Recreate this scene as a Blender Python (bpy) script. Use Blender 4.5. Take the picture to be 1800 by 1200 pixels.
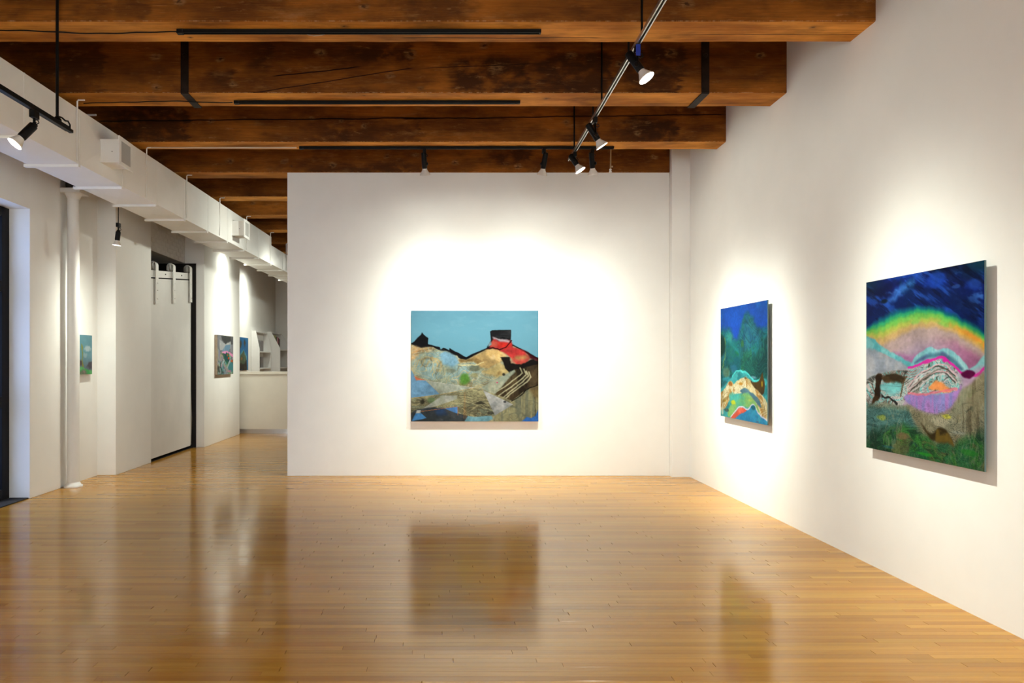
import bpy, bmesh, math, random
import numpy as np
from mathutils import Vector, Matrix

# ------------------------------------------------------------------ reset
for o in list(bpy.data.objects): bpy.data.objects.remove(o, do_unlink=True)
scene = bpy.context.scene
COL = scene.collection
R = random.Random(7)

# ------------------------------------------------------------------ camera (photo frame 1800x1200)
F, VX, VY, EYE = 1300.0, 766.0, 635.0, 1.5
cam_data = bpy.data.cameras.new('camera')
cam_data.sensor_width = 36.0
cam_data.lens = F * 36.0 / 1800.0
cam_data.shift_x = (900 - VX) / 1800.0
cam_data.shift_y = (VY - 600) / 1800.0
cam_data.clip_start = 0.05
cam = bpy.data.objects.new('camera', cam_data)
COL.objects.link(cam)
cam.location = (0, 0, EYE)
cam.rotation_euler = (math.radians(90), 0, 0)
scene.camera = cam

# ------------------------------------------------------------------ world, exposure
world = bpy.data.worlds.new('world'); scene.world = world
world.use_nodes = True
bg = world.node_tree.nodes['Background']
bg.inputs[0].default_value = (0.90, 0.97, 1.0, 1)
bg.inputs[1].default_value = 6.0
vs = scene.view_settings
vs.view_transform = 'Standard'; vs.look = 'None'; vs.exposure = 0.9; vs.gamma = 1.0
vs.use_curve_mapping = False
LAMP = 1.5          # overall lamp level
LAMP_COL = (0.96, 1.0, 0.87)

# ------------------------------------------------------------------ helpers
def px(x, y, d):
    """point seen at pixel (x, y) at depth d"""
    return Vector(((x - VX) / F * d, d, EYE + (VY - y) / F * d))
def floor_d(y): return F * EYE / (y - VY)
def XR(d): return 3.083 + 0.0229 * d          # the right wall runs slightly off square
def lin(c):
    c = [v / 255.0 for v in c]
    return tuple((v / 12.92 if v <= .04045 else ((v + .055) / 1.055) ** 2.4) for v in c)

class MB:
    def __init__(s): s.v = []; s.f = []; s.sm = []
    def add(s, vs, fs, smooth=False):
        b = len(s.v); s.v += [tuple(v) for v in vs]
        s.f += [tuple(i + b for i in f) for f in fs]; s.sm += [smooth] * len(fs); return s
    def box(s, x0, x1, y0, y1, z0, z1):
        v = [(x, y, z) for z in (z0, z1) for y in (y0, y1) for x in (x0, x1)]
        return s.add(v, [(0, 2, 3, 1), (4, 5, 7, 6), (0, 1, 5, 4), (2, 6, 7, 3), (0, 4, 6, 2), (1, 3, 7, 5)])
    def bbox(s, x0, x1, y0, y1, z0, z1, b=.003):
        """box with bevelled edges"""
        bm = bmesh.new(); bmesh.ops.create_cube(bm, size=1)
        for v in bm.verts:
            v.co = Vector(((x0 + x1) / 2 + v.co.x * (x1 - x0), (y0 + y1) / 2 + v.co.y * (y1 - y0), (z0 + z1) / 2 + v.co.z * (z1 - z0)))
        bmesh.ops.bevel(bm, geom=bm.edges[:], offset=b, segments=2, affect='EDGES', profile=.6)
        bm.verts.ensure_lookup_table(); bm.verts.index_update()
        s.add([v.co[:] for v in bm.verts], [[v.index for v in f.verts] for f in bm.faces]); bm.free(); return s
    def prism(s, poly, a0, a1, axis='y'):
        """poly: 2-D outline, extruded along axis. axis y: poly=(x,z); axis x: poly=(y,z); axis z: poly=(x,y)"""
        n = len(poly)
        def P(p, a):
            if axis == 'y': return (p[0], a, p[1])
            if axis == 'x': return (a, p[0], p[1])
            return (p[0], p[1], a)
        v = [P(p, a0) for p in poly] + [P(p, a1) for p in poly]
        f = [tuple(range(n)), tuple(range(2 * n - 1, n - 1, -1))]
        f += [(i, i + n, (i + 1) % n + n, (i + 1) % n) for i in range(n)]
        return s.add(v, f)
    def lathe(s, p, axis, prof, n=20, cap=True):
        """prof: [(dist along axis, radius)...]"""
        axis = Vector(axis).normalized(); p = Vector(p)
        a = axis.orthogonal().normalized(); b = axis.cross(a)
        v = []; f = []
        for (t, r) in prof:
            for k in range(n):
                q = 2 * math.pi * k / n
                v.append(p + axis * t + (a * math.cos(q) + b * math.sin(q)) * r)
        for j in range(len(prof) - 1):
            for k in range(n):
                f.append((j * n + k, j * n + (k + 1) % n, (j + 1) * n + (k + 1) % n, (j + 1) * n + k))
        s.add(v, f, True)
        if cap:
            m = (len(prof) - 1) * n
            s.add(v, [tuple(range(n - 1, -1, -1)), tuple(range(m, m + n))])
        return s
    def cyl(s, p, q, r, n=16):
        p = Vector(p); q = Vector(q)
        return s.lathe(p, q - p, [(0, r), ((q - p).length, r)], n)
    def tube(s, pts, r, n=8):
        pts = [Vector(p) for p in pts]; v = []; f = []
        prev = None
        for i, p in enumerate(pts):
            t = (pts[min(i + 1, len(pts) - 1)] - pts[max(i - 1, 0)]).normalized()
            if prev is None: a = t.orthogonal().normalized()
            else: a = (prev - t * prev.dot(t)).normalized()
            prev = a; b = t.cross(a)
            for k in range(n):
                q = 2 * math.pi * k / n; v.append(p + (a * math.cos(q) + b * math.sin(q)) * r)
        for j in range(len(pts) - 1):
            for k in range(n):
                f.append((j * n + k, j * n + (k + 1) % n, (j + 1) * n + (k + 1) % n, (j + 1) * n + k))
        s.add(v, f, True)
        m = (len(pts) - 1) * n
        s.add(v, [tuple(range(n - 1, -1, -1)), tuple(range(m, m + n))]); return s
    def mesh(s, name):
        me = bpy.data.meshes.new(name); me.from_pydata(s.v, [], s.f)
        me.polygons.foreach_set('use_smooth', s.sm); me.update(); return me
    def build(s, name, mat, parent=None, **k):
        me = s.mesh(name); me.materials.append(mat)
        return link(name, me, parent, **k)

def tag(o, label=None, cat=None, group=None, kind=None):
    if label: o['label'] = label
    if cat: o['category'] = cat
    if group: o['group'] = group
    if kind: o['kind'] = kind
    return o
def link(name, data, parent=None, label=None, cat=None, group=None, kind=None, loc=None):
    o = bpy.data.objects.new(name, data); COL.objects.link(o)
    if loc is not None: o.location = loc
    if parent is not None:
        o.parent = parent
        w = parent; m = Matrix.Identity(4)
        while w is not None:
            m = Matrix.Translation(w.location) @ m; w = w.parent
        if loc is None: o.location = -m.translation       # mesh given in world coordinates
    return tag(o, label, cat, group, kind)
def thing(name, loc, label, cat, group=None, kind=None):
    o = bpy.data.objects.new(name, None); COL.objects.link(o); o.location = loc
    o.empty_display_size = .1
    return tag(o, label, cat, group, kind)

# ------------------------------------------------------------------ node expressions
class S:
    """socket with arithmetic"""
    def __init__(s, nt, sock): s.nt = nt; s.k = sock
    def _m(s, op, *a):
        n = s.nt.nodes.new('ShaderNodeMath'); n.operation = op
        for i, q in enumerate((s,) + a):
            if isinstance(q, S): s.nt.links.new(q.k, n.inputs[i])
            else: n.inputs[i].default_value = q
        return S(s.nt, n.outputs[0])
    def __add__(s, o): return s._m('ADD', o)
    __radd__ = __add__
    def __sub__(s, o): return s._m('SUBTRACT', o)
    def __mul__(s, o): return s._m('MULTIPLY', o)
    __rmul__ = __mul__
    def __neg__(s): return s._m('MULTIPLY', -1.0)
    def __truediv__(s, o): return s._m('DIVIDE', o)
    def abs(s): return s._m('ABSOLUTE')
    def sin(s): return s._m('SINE')
    def sqrt(s): return s._m('SQRT')
    def max(s, o): return s._m('MAXIMUM', o)
    def min(s, o): return s._m('MINIMUM', o)
    def pow(s, o): return s._m('POWER', o)
    def step(s, a, b):
        n = s.nt.nodes.new('ShaderNodeMapRange'); n.interpolation_type = 'SMOOTHSTEP'
        s.nt.links.new(s.k, n.inputs[0]); n.inputs[1].default_value = a; n.inputs[2].default_value = b
        return S(s.nt, n.outputs[0])
class Mat:
    def __init__(s, name, rough=.5, spec=.5, metallic=0.0, color=None):
        s.m = bpy.data.materials.new(name); s.m.use_nodes = True
        s.nt = s.m.node_tree; s.b = s.nt.nodes['Principled BSDF']
        s.b.inputs['Roughness'].default_value = rough
        s.b.inputs['Specular IOR Level'].default_value = spec
        s.b.inputs['Metallic'].default_value = metallic
        if color: s.b.inputs['Base Color'].default_value = (*color, 1)
    def coord(s, which='Object'):
        n = s.nt.nodes.new('ShaderNodeTexCoord'); x = s.nt.nodes.new('ShaderNodeSeparateXYZ')
        s.nt.links.new(n.outputs[which], x.inputs[0]); return [S(s.nt, x.outputs[i]) for i in range(3)]
    def attr(s, name):
        n = s.nt.nodes.new('ShaderNodeAttribute'); n.attribute_name = name
        return S(s.nt, n.outputs['Fac']), n.outputs['Color']
    def vec(s, x, y, z):
        n = s.nt.nodes.new('ShaderNodeCombineXYZ')
        for i, q in enumerate((x, y, z)):
            if isinstance(q, S): s.nt.links.new(q.k, n.inputs[i])
            else: n.inputs[i].default_value = q
        return n.outputs[0]
    def noise(s, x, y, z, scale=1.0, detail=3.0, rough=.55, dist=0.0):
        n = s.nt.nodes.new('ShaderNodeTexNoise')
        n.inputs['Scale'].default_value = scale; n.inputs['Detail'].default_value = detail
        n.inputs['Roughness'].default_value = rough; n.inputs['Distortion'].default_value = dist
        s.nt.links.new(s.vec(x, y, z), n.inputs['Vector']); return S(s.nt, n.outputs[0])
    def mix(s, fac, a, b):
        n = s.nt.nodes.new('ShaderNodeMix'); n.data_type = 'RGBA'
        if isinstance(fac, S): s.nt.links.new(fac.k, n.inputs[0])
        else: n.inputs[0].default_value = fac
        for i, q in ((6, a), (7, b)):
            if isinstance(q, tuple): n.inputs[i].default_value = (*q[:3], 1)
            else: s.nt.links.new(q, n.inputs[i])
        return n.outputs[2]
    def color(s, c): s.nt.links.new(c, s.b.inputs['Base Color'])
    def rough(s, r): s.nt.links.new(r.k, s.b.inputs['Roughness'])
    def bump(s, h, strength=.3, dist=.002):
        n = s.nt.nodes.new('ShaderNodeBump'); n.inputs['Strength'].default_value = strength
        n.inputs['Distance'].default_value = dist
        s.nt.links.new(h.k, n.inputs['Height']); s.nt.links.new(n.outputs[0], s.b.inputs['Normal'])

# ------------------------------------------------------------------ materials
def paint_mat(name, col, rough=.55, amt=.012, scale=3.0, bump=.08, spec=.3):
    m = Mat(name, rough, spec)
    x, y, z = m.coord('Object')
    n = m.noise(x, y, z, scale, 4)
    d = tuple(c * (1 - amt) for c in col); l = tuple(min(1, c * (1 + amt)) for c in col)
    m.color(m.mix(n.step(.3, .7), d, l))
    m.bump(m.noise(x, y, z, 60, 3), bump, .002)
    return m.m
WHITE = paint_mat('white_wall_paint', (.84, .83, .80))
WHITE2 = paint_mat('white_paint_gloss', (.78, .765, .735), .4)
DUCT = paint_mat('white_duct_paint', (.84, .83, .80), .45, .015)
DOORW = paint_mat('white_door_paint', (.77, .755, .725), .45, .05, 1.2, .2)
SHELF = paint_mat('white_laminate', (.80, .79, .77), .4, .01)
DESKW = paint_mat('cream_laminate', (.76, .72, .63), .4, .02)
BRICKM = paint_mat('white_brick_paint', (.75, .735, .70), .55, .05, 8, .5)
BLACK = paint_mat('black_metal', (.0055, .005, .005), .45, .1, spec=.12)
BLACKF = paint_mat('black_door_frame', (.004, .0035, .005), .35, .1, spec=.1)
IRON = paint_mat('dark_iron', (.016, .009, .006), .55, .25, 12, .4, spec=.15)
STEELR = Mat('silver_rail', .3, .5, .9, (.55, .54, .53)).m
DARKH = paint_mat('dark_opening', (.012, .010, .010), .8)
KICK = Mat('brushed_steel', .32, .5, .85, (.55, .55, .56)).m
CREAM = paint_mat('cream_conduit', (.62, .54, .42), .45)
BRASS = Mat('brass', .35, .5, .8, (.45, .33, .18)).m
BULBSHELL = paint_mat('bulb_reflector_glass', (.72, .68, .62), .25)
MATM = paint_mat('black_rubber_mat', (.030, .026, .024), .8, .3, 40, .8)
CANVAS = paint_mat('raw_canvas_edge', (.42, .33, .25), .8, .1, 20)
PANELE = paint_mat('painting_panel_edge', (.10, .16, .16), .4, .1)
GRILLE = paint_mat('grey_grille', (.42, .41, .39), .45, .03)
BLUEP = paint_mat('blue_tape', (.015, .03, .25), .5)
def emis(name, col, st):
    m = Mat(name, .3); m.b.inputs['Emission Color'].default_value = (*col, 1)
    m.b.inputs['Emission Strength'].default_value = st; return m.m
LENS = emis('lit_bulb_face', (1, .95, .93), 14.0)
gm = Mat('door_glass', .02)
_t = gm.nt.nodes.new('ShaderNodeBsdfTransparent'); _g = gm.nt.nodes.new('ShaderNodeBsdfGlossy'); _x = gm.nt.nodes.new('ShaderNodeMixShader')
_g.inputs['Roughness'].default_value = .02; _x.inputs[0].default_value = .07
gm.nt.links.new(_t.outputs[0], _x.inputs[1]); gm.nt.links.new(_g.outputs[0], _x.inputs[2]); gm.nt.links.new(_x.outputs[0], gm.nt.nodes['Material Output'].inputs[0])
GLASS = gm.m
gm2 = gm.m.copy(); gm2.name = 'tinted_door_glass'
gm2.node_tree.nodes['Transparent BSDF'].inputs[0].default_value = (.36, .42, .55, 1); TINT = gm2

def floor_mat():
    m = Mat('maple_strip_floor', .22, .19)
    x, y, z = m.coord('Object')
    tone, _ = m.attr('tone'); hue, _ = m.attr('hue')
    g = m.noise(x * 1.5 + tone * 37.0, y * 60.0, tone * 11.0, 1.0, 4)
    fine = m.noise(x * 9.0 + tone * 91.0, y * 260.0, 0.0, 1.0, 3)
    wear = m.noise(x * .35, y * .35, 2.0, 1.0, 3)
    c = m.mix(tone, (.30, .138, .017), (.50, .260, .038))
    c = m.mix(hue * .45, c, (.50, .21, .028))
    c = m.mix(g.step(.35, .75) * .35, c, (.26, .10, .018))
    c = m.mix(fine.step(.5, .8) * .22, c, (.20, .075, .014))
    c = m.mix(wear.step(.4, .75) * .12, c, (.24, .105, .03))
    dark = m.noise(x * 2.2, y * 30.0, 8.0, 1.0, 5).step(.66, .78)
    c = m.mix(dark * .30, c, (.13, .052, .016))
    m.color(c)
    m.rough(m.noise(x * 1.3, y * 4.0, 5.0, 1.0, 4).step(.2, .85) * .09 + .105)
    m.bump(m.noise(x * .8, y * 22.0, 1.0, 1.0, 2) + fine * .1, .045, .003)
    m.b.inputs['Coat Weight'].default_value = .0
    m.b.inputs['Coat Roughness'].default_value = .10
    return m.m
FLOORM = floor_mat()
FLOORBASE = paint_mat('floor_joint_dark', (.035, .016, .007), .8)

def beam_mat(name, seed, knots=(), patches=(), cracks=(), tone=1.0, cols=((.10, .029, .0035), (.36, .115, .013)), stain=1.0):
    """s runs along the beam, t up the face (front face: t>0, underside: t<0)"""
    m = Mat(name, .7, .12)
    s, yy, zz = m.coord('Object'); t = zz - yy
    k = float(seed) * 13.7
    grain = m.noise(s * 1.4 + k, t * 55.0, k, 1.0, 6, .68)
    fib = m.noise(s * 7.0 + k, t * 190.0, 0.0, 1.0, 3)
    blot = m.noise(s * 1.1 + k, t * 3.2, k + 3.0, 1.0, 5, .6)
    blot2 = m.noise(s * 2.3 + k, t * 5.0, k + 9.0, 1.0, 4, .55)
    c = m.mix(blot.step(.28, .72), *cols)
    c = m.mix(blot2.step(.5, .72) * (.55 * stain), c, (.055, .018, .005))
    c = m.mix(grain.step(.42, .78) * (.5 * stain), c, (.05, .016, .004))
    c = m.mix(fib.step(.54, .76) * .34, c, (.40, .17, .035))
    c = m.mix((-fib).step(-.46, -.26) * .35, c, (.035, .011, .003))
    jag = m.noise(s * 2.0 + k, t * 30.0, 4.0, 1.0, 4, .7) - .5
    for (s0, s1, t0, t1, st, soft) in patches:
        q = s + jag * .30 + (blot2 - .5) * .35; u = t + (m.noise(s * 3.0 + k, t * 5.0, k, 1.0, 4) - .5) * .30
        w = q.step(s0 - soft - .06, s0 + soft + .06) * (-q).step(-s1 - .03, -s1 + .03) * u.step(t0 - .08, t0 + .04) * (-u).step(-t1 - .06, -t1 + .06)
        c = m.mix(w * st * m.noise(s * 6.0, t * 9.0, k, 1.0, 4).step(.2, .55), c, (.030, .010, .0035))
    scuff = m.noise(s * 5.0 + k, t * 16.0, 6.0, 1.0, 6, .75)
    c = m.mix(scuff.step(.57, .72) * .42, c, (.42, .21, .08))
    pale = m.noise(s * 2.0 + k, t * 7.0, 16.0, 1.0, 5, .7)
    c = m.mix(pale.step(.54, .76) * .42, c, (.38, .18, .06))
    big = m.noise(s * .55 + k, t * 1.5, 26.0, 1.0, 3)
    c = m.mix(big.step(.5, .68) * .5 * stain, c, (.05, .015, .003))
    scr = m.noise(s * 2.5 + k, t * 120.0, 2.0, 1.0, 3, .5).step(.72, .78) * m.noise(s * 1.2 + k, t * 4.0, 12.0, 1.0, 2).step(.5, .65)
    c = m.mix(scr * .55, c, (.5, .32, .17))
    scr2 = m.noise(s * 6.0 + k, t * 240.0, 7.0, 1.0, 2, .5).step(.66, .74) * m.noise(s * 2.0 + k, t * 8.0, 19.0, 1.0, 3).step(.48, .66)
    c = m.mix(scr2 * .5, c, (.42, .22, .09))
    for (kx, kt, r, light) in knots:
        ds = (s - kx) * (1 / 1.45); dt = t - kt
        wob = m.noise(s * 14.0 + kx, t * 22.0, k, 1.0, 4, .7) - .5
        d = (ds * ds + dt * dt).sqrt() + wob * r * 1.5
        body = (-d).step(-r * .95, -r * .35)
        ring = m.noise(s * 9.0 + kx, t * 70.0, k, 1.0, 4, .7).step(.35, .65)
        c = m.mix(body * .55, c, m.mix(ring, (.06, .024, .007), (.34 * light, .18 * light, .07 * light)))
        c = m.mix((-d).step(-r * .28, -r * .08) * .75, c, (.025, .010, .004))
    for (x0, x1, t0, sl, amp, wd) in cracks:
        ln = t - ((s - x0) * sl + t0) - (m.noise(s * 1.6 + k, 0.0, 0.0, 1.0, 4, .6) - .5) * amp
        w = (-ln.abs()).step(-wd, -wd * .4) * s.step(x0, x0 + .1) * (-s).step(-x1, -x1 + .1)
        c = m.mix(w * .93, c, (.006, .003, .002))
    # pale worn lower arris
    ar = (-(t.abs() - 0.0)).step(-.009, -.001) * m.noise(s * 25.0, k, 0.0, 1.0, 5, .7).step(.45, .65)
    c = m.mix(ar * .38, c, (.55, .36, .19))
    if tone != 1.0:
        h = m.nt.nodes.new('ShaderNodeHueSaturation'); h.inputs['Value'].default_value = tone
        m.nt.links.new(c, h.inputs['Color']); c = h.outputs[0]
    m.color(c)
    m.bump(grain + fib * .4 + scuff * .5, .5, .004)
    return m.m

# ------------------------------------------------------------------ room shell
ZB = EYE + 2.478            # underside of the beams
ZC = ZB + .56               # ceiling boards
Y0, YEND = -4.0, 20.3
D_P = 9.70                  # partition face
XL = -4.42                  # left wall plane
def wall_piece(x0, x1, y0, y1, z0=0, z1=ZC): return MB().box(x0, x1, y0, y1, z0, z1)

def struct(mb, name, mat, parent=None, label=None):
    return mb.build(name, mat, parent, kind='structure', label=label)

# floor: sub floor with boards on it (boards are added at the end of this block)
BW = .053
floor = struct(MB().box(-5.6, 3.75, Y0, YEND, -.06, -.012), 'floor', FLOORBASE, label='narrow strip maple floor with glossy honey brown finish')
def clip_area(x0, x1, y0, y1):
    if y0 < 3.0: return 0
    def pr(x, y): return VX + F * x / y, VY + F * EYE / y
    xa, ya = pr(x0, y0); xb, _ = pr(x1, y0); _, yb = pr(x0, y1)
    xa, xb = max(0, xa), min(1800, xb); ya = min(ya, 1200)
    if xb <= xa or ya <= yb: return 0
    if y0 > D_P and x1 > -1.9: return 0
    return (xb - xa) * (ya - yb)
boards = []
y = Y0
while y < YEND - .01:
    x = -4.75 - R.random() * 1.3
    while x < 3.62:
        L = R.choice((.45, .6, .75, .9, 1.1, 1.3, 1.6, 1.9)) * R.uniform(.85, 1.15)
        x1 = min(x + L, 3.62)
        if x1 - x > .12 and x1 > -4.72: boards.append((max(x, -4.72), x1, y, y + BW, R.random() ** .9, R.random(), R.random() < .3, R.uniform(-.00012, .00012)))
        x += L
    y += BW
boards.sort(key=lambda b: -clip_area(*b[:4]))
def board_geo(b):
    x0, x1, y0, y1, t, h, gap, tilt = b
    e = .0018 if gap else .0005; c = .0005; g = .00025
    xa, xb, ya, yb = x0 + e, x1 - e, y0 + g, y1 - g
    v = [(xa, ya, -.012), (xb, ya, -.012), (xb, yb, -.012), (xa, yb, -.012),
         (xa, ya, -c), (xb, ya, -c), (xb, yb, -c), (xa, yb, -c),
         (xa + c, ya + c, tilt), (xb - c, ya + c, tilt), (xb - c, yb - c, -tilt), (xa + c, yb - c, -tilt)]
    f = [(0, 1, 5, 4), (1, 2, 6, 5), (2, 3, 7, 6), (3, 0, 4, 7), (4, 5, 9, 8), (5, 6, 10, 9), (6, 7, 11, 10), (7, 4, 8, 11), (8, 9, 10, 11)]
    return v, f
def set_tone(me, tones, hues):
    for nm, arr in (('tone', tones), ('hue', hues)):
        a = me.attributes.new(nm, 'FLOAT', 'POINT'); a.data.foreach_set('value', np.asarray(arr, np.float32))
for b in boards[:300]:
    m = MB().add(*board_geo(b)); me = m.mesh('floor_plank'); me.materials.append(FLOORM)
    set_tone(me, [b[4]] * 12, [b[5]] * 12); link('floor_plank', me, floor)
m = MB(); tn = []; hu = []
for b in boards[300:]:
    m.add(*board_geo(b)); tn += [b[4]] * 12; hu += [b[5]] * 12
me = m.mesh('floor_planks_far'); me.materials.append(FLOORM); set_tone(me, tn, hu)
link('floor_planks_far', me, floor, kind='stuff')

# right wall: slab running slightly off square
m = MB(); ya, yb = Y0, YEND
m.prism([(XR(ya), ya), (XR(ya) + .25, ya), (XR(yb) + .25, yb), (XR(yb), yb)], -.012, ZC, 'z')
struct(m, 'wall_right', WHITE)
# corner pier on the right
m = MB(); m.prism([(3.067, 9.60), (XR(9.6) + .01, 9.60), (XR(10.1) + .01, 10.1), (3.067, 10.1)], 0, ZC, 'z')
struct(m, 'wall_corner_pier', WHITE)
# free standing partition
struct(MB().bbox(-1.947, 3.066, D_P, D_P + .22, 0, ZB - .002, .004), 'wall_partition', WHITE)
# back wall
struct(wall_piece(-5.6, 3.75, YEND, YEND + .2), 'wall_back', WHITE)
# rear wall behind the camera; three unseen windows added for sky fill
m = MB(); wins = [(-3.6, -2.0), (-1.2, .8), (1.5, 2.9)]
xs = -5.6
for (a, b) in wins:
    m.box(xs, a, Y0 - .25, Y0, 0, ZC); m.box(a, b, Y0 - .25, Y0, 0, .9); m.box(a, b, Y0 - .25, Y0, 3.4, ZC); xs = b
m.box(xs, 3.75, Y0 - .25, Y0, 0, ZC)
struct(m, 'wall_front', WHITE)
for i, (a, b) in enumerate(wins):
    w = MB()
    for (p, q, r, s_) in ((a, a + .06, .9, 3.4), (b - .06, b, .9, 3.4), (a + .06, b - .06, .9, .96), (a + .06, b - .06, 3.34, 3.4), (a + .06, b - .06, 2.1, 2.15)):
        w.box(p, q, Y0 - .16, Y0 - .10, r, s_)
    wo = struct(w, 'fill_window_%d' % (i + 1), BLACKF)
    MB().box(a + .06, b - .06, Y0 - .135, Y0 - .130, .96, 2.1).build('pane', GLASS, wo)
    MB().box(a + .06, b - .06, Y0 - .135, Y0 - .130, 2.15, 3.34).build('pane', GLASS, wo)

# left wall, made of the stepped lengths the photo shows
DOOR_Y0, DOOR_Y1, DOOR_Z = 6.35, 8.09, 3.168
m = MB()
m.box(-4.9, XL - .02, Y0, DOOR_Y0, 0, ZC)
m.box(-4.9, XL - .02, DOOR_Y0, DOOR_Y1, DOOR_Z, ZC)          # header over the glass door
m.bbox(-4.9, XL - .02, DOOR_Y1, 8.75, 0, ZC, .006)
m.box(-4.9, XL - .04, 8.75, 9.75, 0, ZC)
m.bbox(-4.9, -4.218, 9.75, 10.96, 0, ZC, .006)               # first pier
m.bbox(-4.9, -4.04, 12.91, 15.23, 0, ZC, .006)               # second pier
m.box(-4.9, -4.40, 15.23, YEND, 0, ZC)
struct(m, 'wall_left', WHITE)
struct(MB().box(-5.6, 3.75, Y0, YEND, ZC, ZC + .15), 'ceiling', beam_mat('ceiling_boards', 21))

# brick infill over the sliding door, above a dark opening
wb = struct(MB().box(-4.9, -4.378, 10.96, 12.91, 3.21, ZC), 'wall_brick', BRICKM, label='white painted brick infill above the sliding door')
meb = {}
def brick_mesh(L):
    if L not in meb:
        me = MB().bbox(-.02, .006, .004, L - .004, .004, .0655, .005).mesh('brick'); me.materials.append(BRICKM); meb[L] = me
    return meb[L]
r = 0; z = 3.212
while z < 4.2:
    y = 10.965; first = .1 if r % 2 else .2
    while y < 12.90:
        L = round(min(first, 12.905 - y), 3); first = .2
        if L > .03:
            o = link('brick', brick_mesh(L), wb, loc=(-4.382 + R.uniform(-.0015, .0025), y, z))
        y += L
    z += .07; r += 1
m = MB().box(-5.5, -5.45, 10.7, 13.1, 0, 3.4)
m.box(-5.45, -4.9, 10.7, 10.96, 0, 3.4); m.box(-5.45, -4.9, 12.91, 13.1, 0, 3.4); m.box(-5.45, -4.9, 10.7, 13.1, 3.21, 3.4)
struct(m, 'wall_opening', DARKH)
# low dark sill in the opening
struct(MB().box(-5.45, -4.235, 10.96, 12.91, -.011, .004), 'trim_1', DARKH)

struct(MB().box(-4.9, -4.182, 12.898, 12.909, .004, 3.207), 'gap_shade_panel', DARKH)  # near-black panel on the pier, painted as the shaded gap beside the door
# ------------------------------------------------------------------ glass street door on the left
dr = thing('door_1', (XL - .25, 7.2, 0), 'black framed glass street door in the white reveal', 'door', kind='structure')
xd0, xd1 = -4.72, -4.665
f = MB().bbox(xd0, xd1, 7.955, DOOR_Y1, 0, DOOR_Z, .004); f.build('stile', BLACKF, dr)
MB().bbox(xd0, xd1, DOOR_Y0, DOOR_Y0 + .12, 0, DOOR_Z, .004).build('stile', BLACKF, dr)
MB().bbox(xd0, xd1, 7.17, 7.27, .12, DOOR_Z - .1, .004).build('stile', BLACKF, dr)
for (z0, z1) in ((0, .12), (1.0, 1.12), (2.25, 2.37), (DOOR_Z - .1, DOOR_Z)):
    for (a, b) in ((DOOR_Y0 + .12, 7.17), (7.27, 7.955)):
        MB().bbox(xd0, xd1, a, b, z0, z1, .004).build('rail', BLACKF, dr)
for (z0, z1) in ((.12, 1.0), (1.12, 2.25), (2.37, DOOR_Z - .1)):
    for (a, b) in ((DOOR_Y0 + .12, 7.17), (7.27, 7.955)):
        MB().box(-4.695, -4.689, a, b, z0, z1).build('pane', TINT, dr)
m = MB().bbox(-4.655, -4.452, 6.5, 8.085, .0, .012, .003)
m.build('door_mat', MATM, label='flat dark rubber mat lying in the street doorway', cat='mat')
struct(MB().box(-5.6, -4.72, 6.0, 8.4, -.06, -.011), 'trim_2', DARKH)

# ------------------------------------------------------------------ sliding fire door on an inclined track
XD = -4.245                # face of the door
sd = thing('door_2', (XD, 11.8, 0), 'white metal clad sliding fire door hung from an inclined track', 'door', kind='structure')
def zt(d): return 2.86 + (d - 11.0) * .0915          # top of the track
dl, drr = 10.97, 12.81
m = MB()
poly = [(dl, .045), (drr - .05, .045), (drr - .045, .5), (drr, .62), (drr, zt(drr) - .125), (dl, zt(dl) - .125)]
poly = [(dl, .045), (drr - .02, .045), (drr, .08), (drr, zt(drr) - .125), (dl, zt(dl) - .125)]
m.prism(poly, XD - .06, XD, 'x'); m.build('door_leaf', DOORW, sd)
# folded metal edge cap, a little sprung away at the foot
e = MB(); n = 18; vv = []
for i in range(n + 1):
    z = .06 + (zt(drr) - .2 - .06) * i / n
    off = .012 + .05 * max(0, 1 - abs(z - .5) / .55) ** 1.5
    vv += [(XD - .055, drr + .0015 + off * .9, z), (XD + .002, drr + .0015 + off, z), (XD + .0025, drr - .045, z)]
ff = []
for i in range(n):
    a = i * 3
    ff += [(a, a + 3, a + 4, a + 1), (a + 1, a + 4, a + 5, a + 2)]
e.add(vv, ff, True); e.build('edge_cap', DOORW, sd)
m = MB(); m.prism([(10.93, zt(10.93) - .105), (12.78, zt(12.78) - .105), (12.78, zt(12.78)), (10.93, zt(10.93))], -4.262, -4.25, 'x')
tb = m.build('track_bar', WHITE2, sd)
for d in (11.62, 12.36):
    MB().lathe((-4.25, d, zt(d) - .05), (1, 0, 0), [(0, .012), (.008, .011), (.012, .005)], 10).build('bolt', IRON, tb)
for d in (11.17, 11.91, 12.72):
    h = MB(); out = []; ztop = zt(d) + .135
    # strap profile in x-z: up the face of the door, over the wheel and down behind it
    c = (-4.262, ztop - .06); ri, ro = .045, .056
    inner, outer = [], []
    for k in range(13):
        q = math.pi * k / 12
        inner.append((c[0] + ri * math.cos(q), c[1] + ri * math.sin(q))); outer.append((c[0] + ro * math.cos(q), c[1] + ro * math.sin(q)))
    prof = [(c[0] + ri, zt(d) - .50)] + inner + [(c[0] - ri, c[1] - .055), (c[0] - ro, c[1] - .055)] + outer[::-1] + [(c[0] + ro, zt(d) - .50)]
    h.prism(prof, d - .05, d + .05, 'y'); ho = h.build('hanger_strap', WHITE2, sd)
    for zz in (.19, .30, .43):
        MB().lathe((c[0] + ro, d + .012, zt(d) - zz), (1, 0, 0), [(0, .012), (.008, .011), (.012, .004)], 8).build('bolt', WHITE2, ho)
    MB().lathe((-4.278, d - .02, zt(d) + .068), (1, 0, 0), [(0, .05), (.004, .07), (.012, .07), (.016, .06), (.024, .06), (.028, .07), (.034, .05)], 22).build('wheel', GRILLE, sd)

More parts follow.
